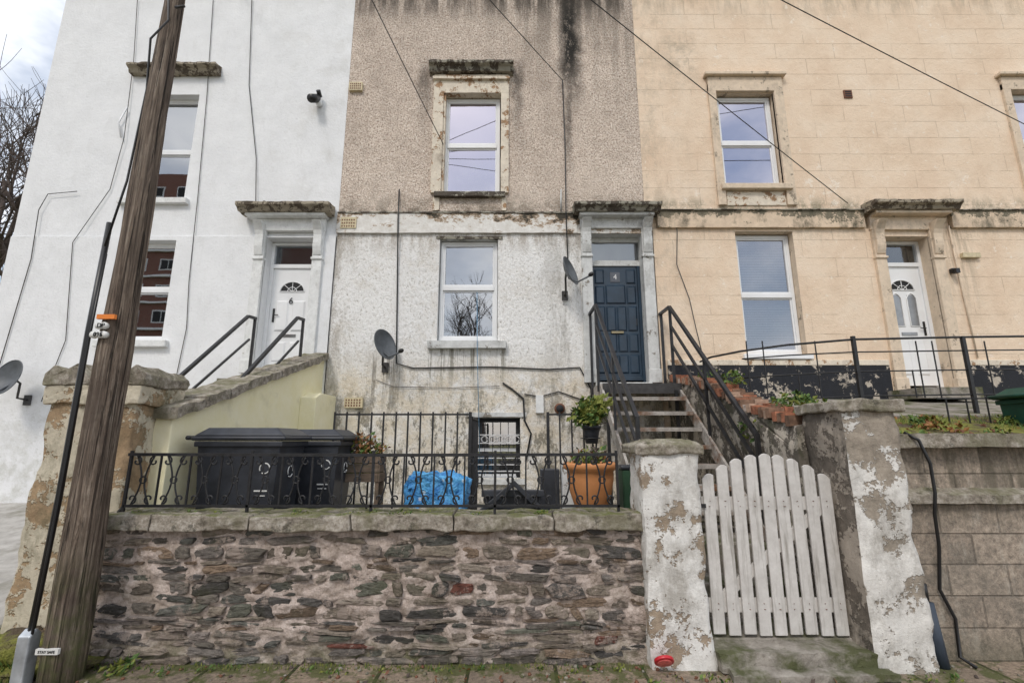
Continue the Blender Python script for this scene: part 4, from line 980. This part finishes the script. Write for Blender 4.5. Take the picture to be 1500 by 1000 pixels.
# small shrub in a pot bracketed on the bar railing
e=empty('potted_shrub'); b=B(); b.leaves((.92,5.62,1.93),(.20,.17,.15),560,.07,[LEAF,LEAF2,LEAF,LEAF2],.1); b.leaves((.86,5.58,1.84),(.22,.14,.09),220,.07,[LEAF2,LEAF],.1); b.leaves((1.0,5.58,2.0),(.12,.11,.10),110,.08,[LEAF2],.1)
b.obj('crown',e)
b=B(); b.lathe((.92,5.64,1.56),[(.07,0),(.09,.12),(.105,.17),(.115,.17),(.115,.20),(.095,.20),(.09,.17)],PLASTIC,20); b.tube([(.92,5.64,1.7),(.92,5.62,1.9)],.010,TWIG,8)
b.bar((.82,5.64,1.62),(.82,5.81,1.62),.008,IRON); b.bar((1.0,5.64,1.62),(1.0,5.81,1.62),.008,IRON)
b.tube([(.92+.1*math.cos(a*math.pi/6),5.64+.1*math.sin(a*math.pi/6),1.62) for a in range(13)],.008,IRON,5)
for _ in range(12): 
    a=Vector((.92,5.62,1.75)); b.tube([a,a+Vector((R(-.18,.18),R(-.15,.15),R(.05,.3)))],.005,TWIG,4)
b.obj('pot_and_bracket',e)
e=empty('potted_plant'); b=B(); b.lathe((.73,4.62,.92),[(.10,0),(.15,.08),(.19,.2),(.215,.33),(.215,.40),(.25,.42),(.255,.46),(.24,.475),(.21,.46),(.2,.40)],TERRA,36)
b.lathe((.73,4.62,1.0),[(.15,.2),(.205,.34)],MOSS,20); b.obj('pot',e)
b=B(); b.box(.5,.96,4.4,4.86,.65,.92,CONC); b.obj('plinth',e,.01)
b=B(); b.leaves((.73,4.62,1.43),(.18,.18,.10),280,.06,[LEAF,LEAF2,LEAF,LEAFR,TWIG],0); b.obj('foliage',e)
# blue bag
t=NT('blue_bag_fabric')
wv=t.ramp(t.voro(9,(1,1,1)),[(.10,1.),(.22,0.)]); col=t.mix(t.ma('MULTIPLY',wv,.75),t.ramp(t.noise(7,4,.7),[(.38,(.03,.17,.45)),(.62,(.12,.42,.74))]),(.65,.75,.8)); t.bump(t.noise(9,3,.6,dist=1.5),1.,.06); BAG=t.fin(col,.4)
e=empty('blue_shopping_bag'); b=B(); b.blob((-.72,4.78,.94),(.30,.17,.33),BAG,6,.20,2.2,4,48,30); b.blob((-.86,4.70,1.2),(.13,.09,.07),BAG,3,.5,3,2); b.blob((-.60,4.72,1.16),(.13,.09,.08),BAG,3,.5,3,8); b.obj('bag',e)
b=B()
for yy in (4.64,4.9): b.tube([(-.9,yy,1.15),(-.87,yy-.03,1.27),(-.74,yy-.06,1.30),(-.64,yy-.05,1.24),(-.6,yy-.03,1.12)],.010,BAG,6)
b.obj('handles',e)
# black crate
e=empty('plastic_crate'); b=B()
b.box(-.22,.24,4.6,4.63,.66,1.12,PLASTIC); b.box(-.22,.24,4.92,4.95,.66,1.12,PLASTIC); b.box(-.25,-.22,4.6,4.95,.66,1.12,PLASTIC); b.box(.24,.27,4.6,4.95,.66,1.12,PLASTIC); b.box(-.22,.24,4.63,4.92,.66,.69,PLASTIC)
b.box(-.28,.30,4.57,4.60,1.09,1.15,PLASTIC)
b.pry([(-.30,.98),(.02,1.24),(.26,1.02),(.22,.99),(.02,1.19),(-.27,.95)],4.50,4.56,PLASTIC)
b.obj('crate_body',e,.006)
b=B(); b.box(.52,.66,5.1,5.3,.65,1.36,GTRIM); b.box(.3,.5,5.2,5.36,.65,1.30,PLASTIC); b.obj('storage_box',None,.01)
b=B(); b.box(1.06,1.2,4.75,4.95,.65,1.32,simple('dark_green_caddy',(.02,.06,.03),.6)); b.box(1.045,1.215,4.735,4.965,1.321,1.36,PLASTIC); b.obj('garden_caddy',None,.015)

# ------------------------------------------------------------------ satellite dishes
def dish(name,loc,rot,r=.27):
    e=empty(name); e.location=loc; 
    b=B(); n=7
    vs=[];N=28
    for i in range(n+1):
        rr=r*i/n
        for k in range(N):
            a=2*math.pi*k/N; vs.append((rr*.9*math.cos(a),.35*rr*rr/r*-1+.0,rr*math.sin(a)))
    fs=[(i*N+k,(i+1)*N+k,(i+1)*N+(k+1)%N,i*N+(k+1)%N) for i in range(n) for k in range(N)]
    b.add(vs,fs,DISHM,True)
    b.add([(v[0],v[1]+.008,v[2]) for v in vs],[f[::-1] for f in fs],DISHM,True)
    b.tube([(r*.9*math.cos(a*math.pi/14),-.35*r+.004,r*math.sin(a*math.pi/14)) for a in range(29)],.008,DISHM,5)
    b.tube([(0,.0,-.1),(0,-.12,-r*.95),(0,-.36,-r*.95)],.014,DISHM,6)
    b.blob((0,-.37,-r*.9),(.035,.05,.035),BLACKPL)
    o=b.obj('reflector',e); o.rotation_euler=rot
    b=B(); b.tube([(0,.02,0),(0,.12,-.05),(0,.12,-.28),(0,.30,-.30)],.017,GREYST,8); b.box(-.05,.05,.27,.30,-.38,-.22,GREYST); b.obj('bracket',e)
    return e
dish('satellite_dish',(-2.06,FY-.30,3.05),(math.radians(-16),0,math.radians(60)),.25)
dish('satellite_dish',(.88,FY-.34,4.25),(math.radians(-18),0,math.radians(60)),.25)
dish('satellite_dish',(-7.72,FY-.34,2.52),(math.radians(-15),0,math.radians(-10)),.28)

b=B(); b.tube([(1.06,3.705,.085),(1.06,3.72,.10)],.068,simple('red_reflector',(.48,.02,.03),.35),24); b.tube([(1.06,3.700,.080),(1.06,3.705,.085)],.05,simple('red_inner',(.62,.13,.12),.4,0,.3,40,.2),24); b.obj('red_marker_disc',None,.004)

# ------------------------------------------------------------------ trees
def tree(name,base,h,seed,r=.22,maxd=6):
    random.seed(seed); b=B()
    def br(p,d,l,r,dep):
        pts=[p]; n=4; q=p.copy(); dd=d.copy()
        for i in range(n):
            dd=(dd+Vector((R(-1,1),R(-1,1),R(-.6,1)))*.13).normalized(); q=q+dd*l/n; pts.append(q.copy())
        b.tube(pts,r,TWIG,3 if dep<3 else 6,r*.62)
        if dep==0: return
        for i in range(random.choice((3,3,4)) ):
            t=R(.35,1) if i else 1.; k=min(n-1,int(t*n)); pp=pts[k].lerp(pts[min(k+1,n)],R(0,1))
            ax=Vector((R(-1,1),R(-1,1),R(-1,1))).normalized(); nd=(Matrix.Rotation(R(.35,.95),3,dd.cross(ax).normalized())@dd); nd.z+=.12; nd.normalize()
            br(pp,nd,l*R(.6,.82),max(r*.55,.008),dep-1)
    br(Vector(base),Vector((0,0,1)),h*.30,r,maxd)
    b.obj(name)
tree('bare_tree',(-16.4,15.5,-.1),18,5,.26); tree('bare_tree',(-20,18,-.1),20,9,.26); tree('bare_tree',(-1.5,-10.5,-.1),14,12,.24)
tree('bare_tree',(5.5,-13,-.1),15,3,.22,6)
e=empty('brick_apartment_block'); b=B(); BB=m_brick('flats_brick',(.24,.085,.055),(.18,.06,.045),(.25,.2,.17))
b.box(-56,-24,-46,-32,-.12,30,BB); b.obj('walls',e)
b=B(); z=2
while z<29:
    x=-54.5
    while x<-26: b.box(x,x+1.8,-32.0,-31.95,z,z+1.3,UPVC); b.box(x+.12,x+.85,-31.97,-31.93,z+.12,z+1.18,DARK); b.box(x+.95,x+1.68,-31.97,-31.93,z+.12,z+1.18,DARK); x+=3.1
    b.box(-56,-24,-32,-31.7,z-.75,z-.55,UPVC); z+=2.8
b.obj('windows',e)

# ------------------------------------------------------------------ world, sun, camera
w=bpy.data.worlds.new('World'); scene.world=w; w.use_nodes=True; nt=w.node_tree; bg=nt.nodes['Background']
sky=nt.nodes.new('ShaderNodeTexSky'); sky.sky_type='NISHITA'; sky.sun_disc=False
AZ=math.radians(205); EL=math.radians(48)
sky.sun_elevation=EL; sky.sun_rotation=AZ; sky.air_density=1.2; sky.dust_density=1.5
tc=nt.nodes.new('ShaderNodeTexCoord'); mp=nt.nodes.new('ShaderNodeMapping'); mp.inputs['Scale'].default_value=(1,1,1.8); nt.links.new(tc.outputs['Generated'],mp.inputs[0])
nz=nt.nodes.new('ShaderNodeTexNoise'); nz.inputs['Scale'].default_value=2.4; nz.inputs['Detail'].default_value=6; nz.inputs['Roughness'].default_value=.6; nt.links.new(mp.outputs[0],nz.inputs['Vector'])
rp=nt.nodes.new('ShaderNodeValToRGB'); nt.links.new(nz.outputs['Fac'],rp.inputs[0]); rp.color_ramp.elements[0].position=.38; rp.color_ramp.elements[0].color=(.30,.30,.30,1); rp.color_ramp.elements[1].position=.58
nz2=nt.nodes.new('ShaderNodeTexNoise'); nz2.inputs['Scale'].default_value=3.4; nz2.inputs['Detail'].default_value=5; nt.links.new(mp.outputs[0],nz2.inputs['Vector'])
rc=nt.nodes.new('ShaderNodeValToRGB'); nt.links.new(nz2.outputs['Fac'],rc.inputs[0])
rc.color_ramp.elements[0].position=.35; rc.color_ramp.elements[0].color=(4.9,5.4,6.4,1); rc.color_ramp.elements[1].position=.66; rc.color_ramp.elements[1].color=(11.7,11.6,11.5,1)
mx=nt.nodes.new('ShaderNodeMix'); mx.data_type='RGBA'; nt.links.new(rp.outputs[0],mx.inputs[0]); nt.links.new(sky.outputs[0],mx.inputs[6]); nt.links.new(rc.outputs[0],mx.inputs[7])
nt.links.new(mx.outputs[2],bg.inputs[0]); bg.inputs[1].default_value=.15
sd=bpy.data.lights.new('sun','SUN'); sd.energy=1.5; sd.angle=math.radians(12); sd.color=(1,.94,.86)
so=bpy.data.objects.new('sun',sd); scene.collection.objects.link(so)
d=Vector((math.sin(AZ)*math.cos(EL),math.cos(AZ)*math.cos(EL),math.sin(EL))); so.rotation_euler=(-d).to_track_quat('-Z','Y').to_euler()
cd=bpy.data.cameras.new('camera'); cd.sensor_width=36; cd.lens=16.8; cd.clip_end=600; cd.clip_start=.05
co=bpy.data.objects.new('camera',cd); scene.collection.objects.link(co); co.location=(0,0,1.6); co.rotation_euler=(math.radians(90)+math.atan(.2059),0,0)
scene.camera=co
scene.view_settings.view_transform='Standard'; scene.view_settings.look='None'; scene.view_settings.exposure=0
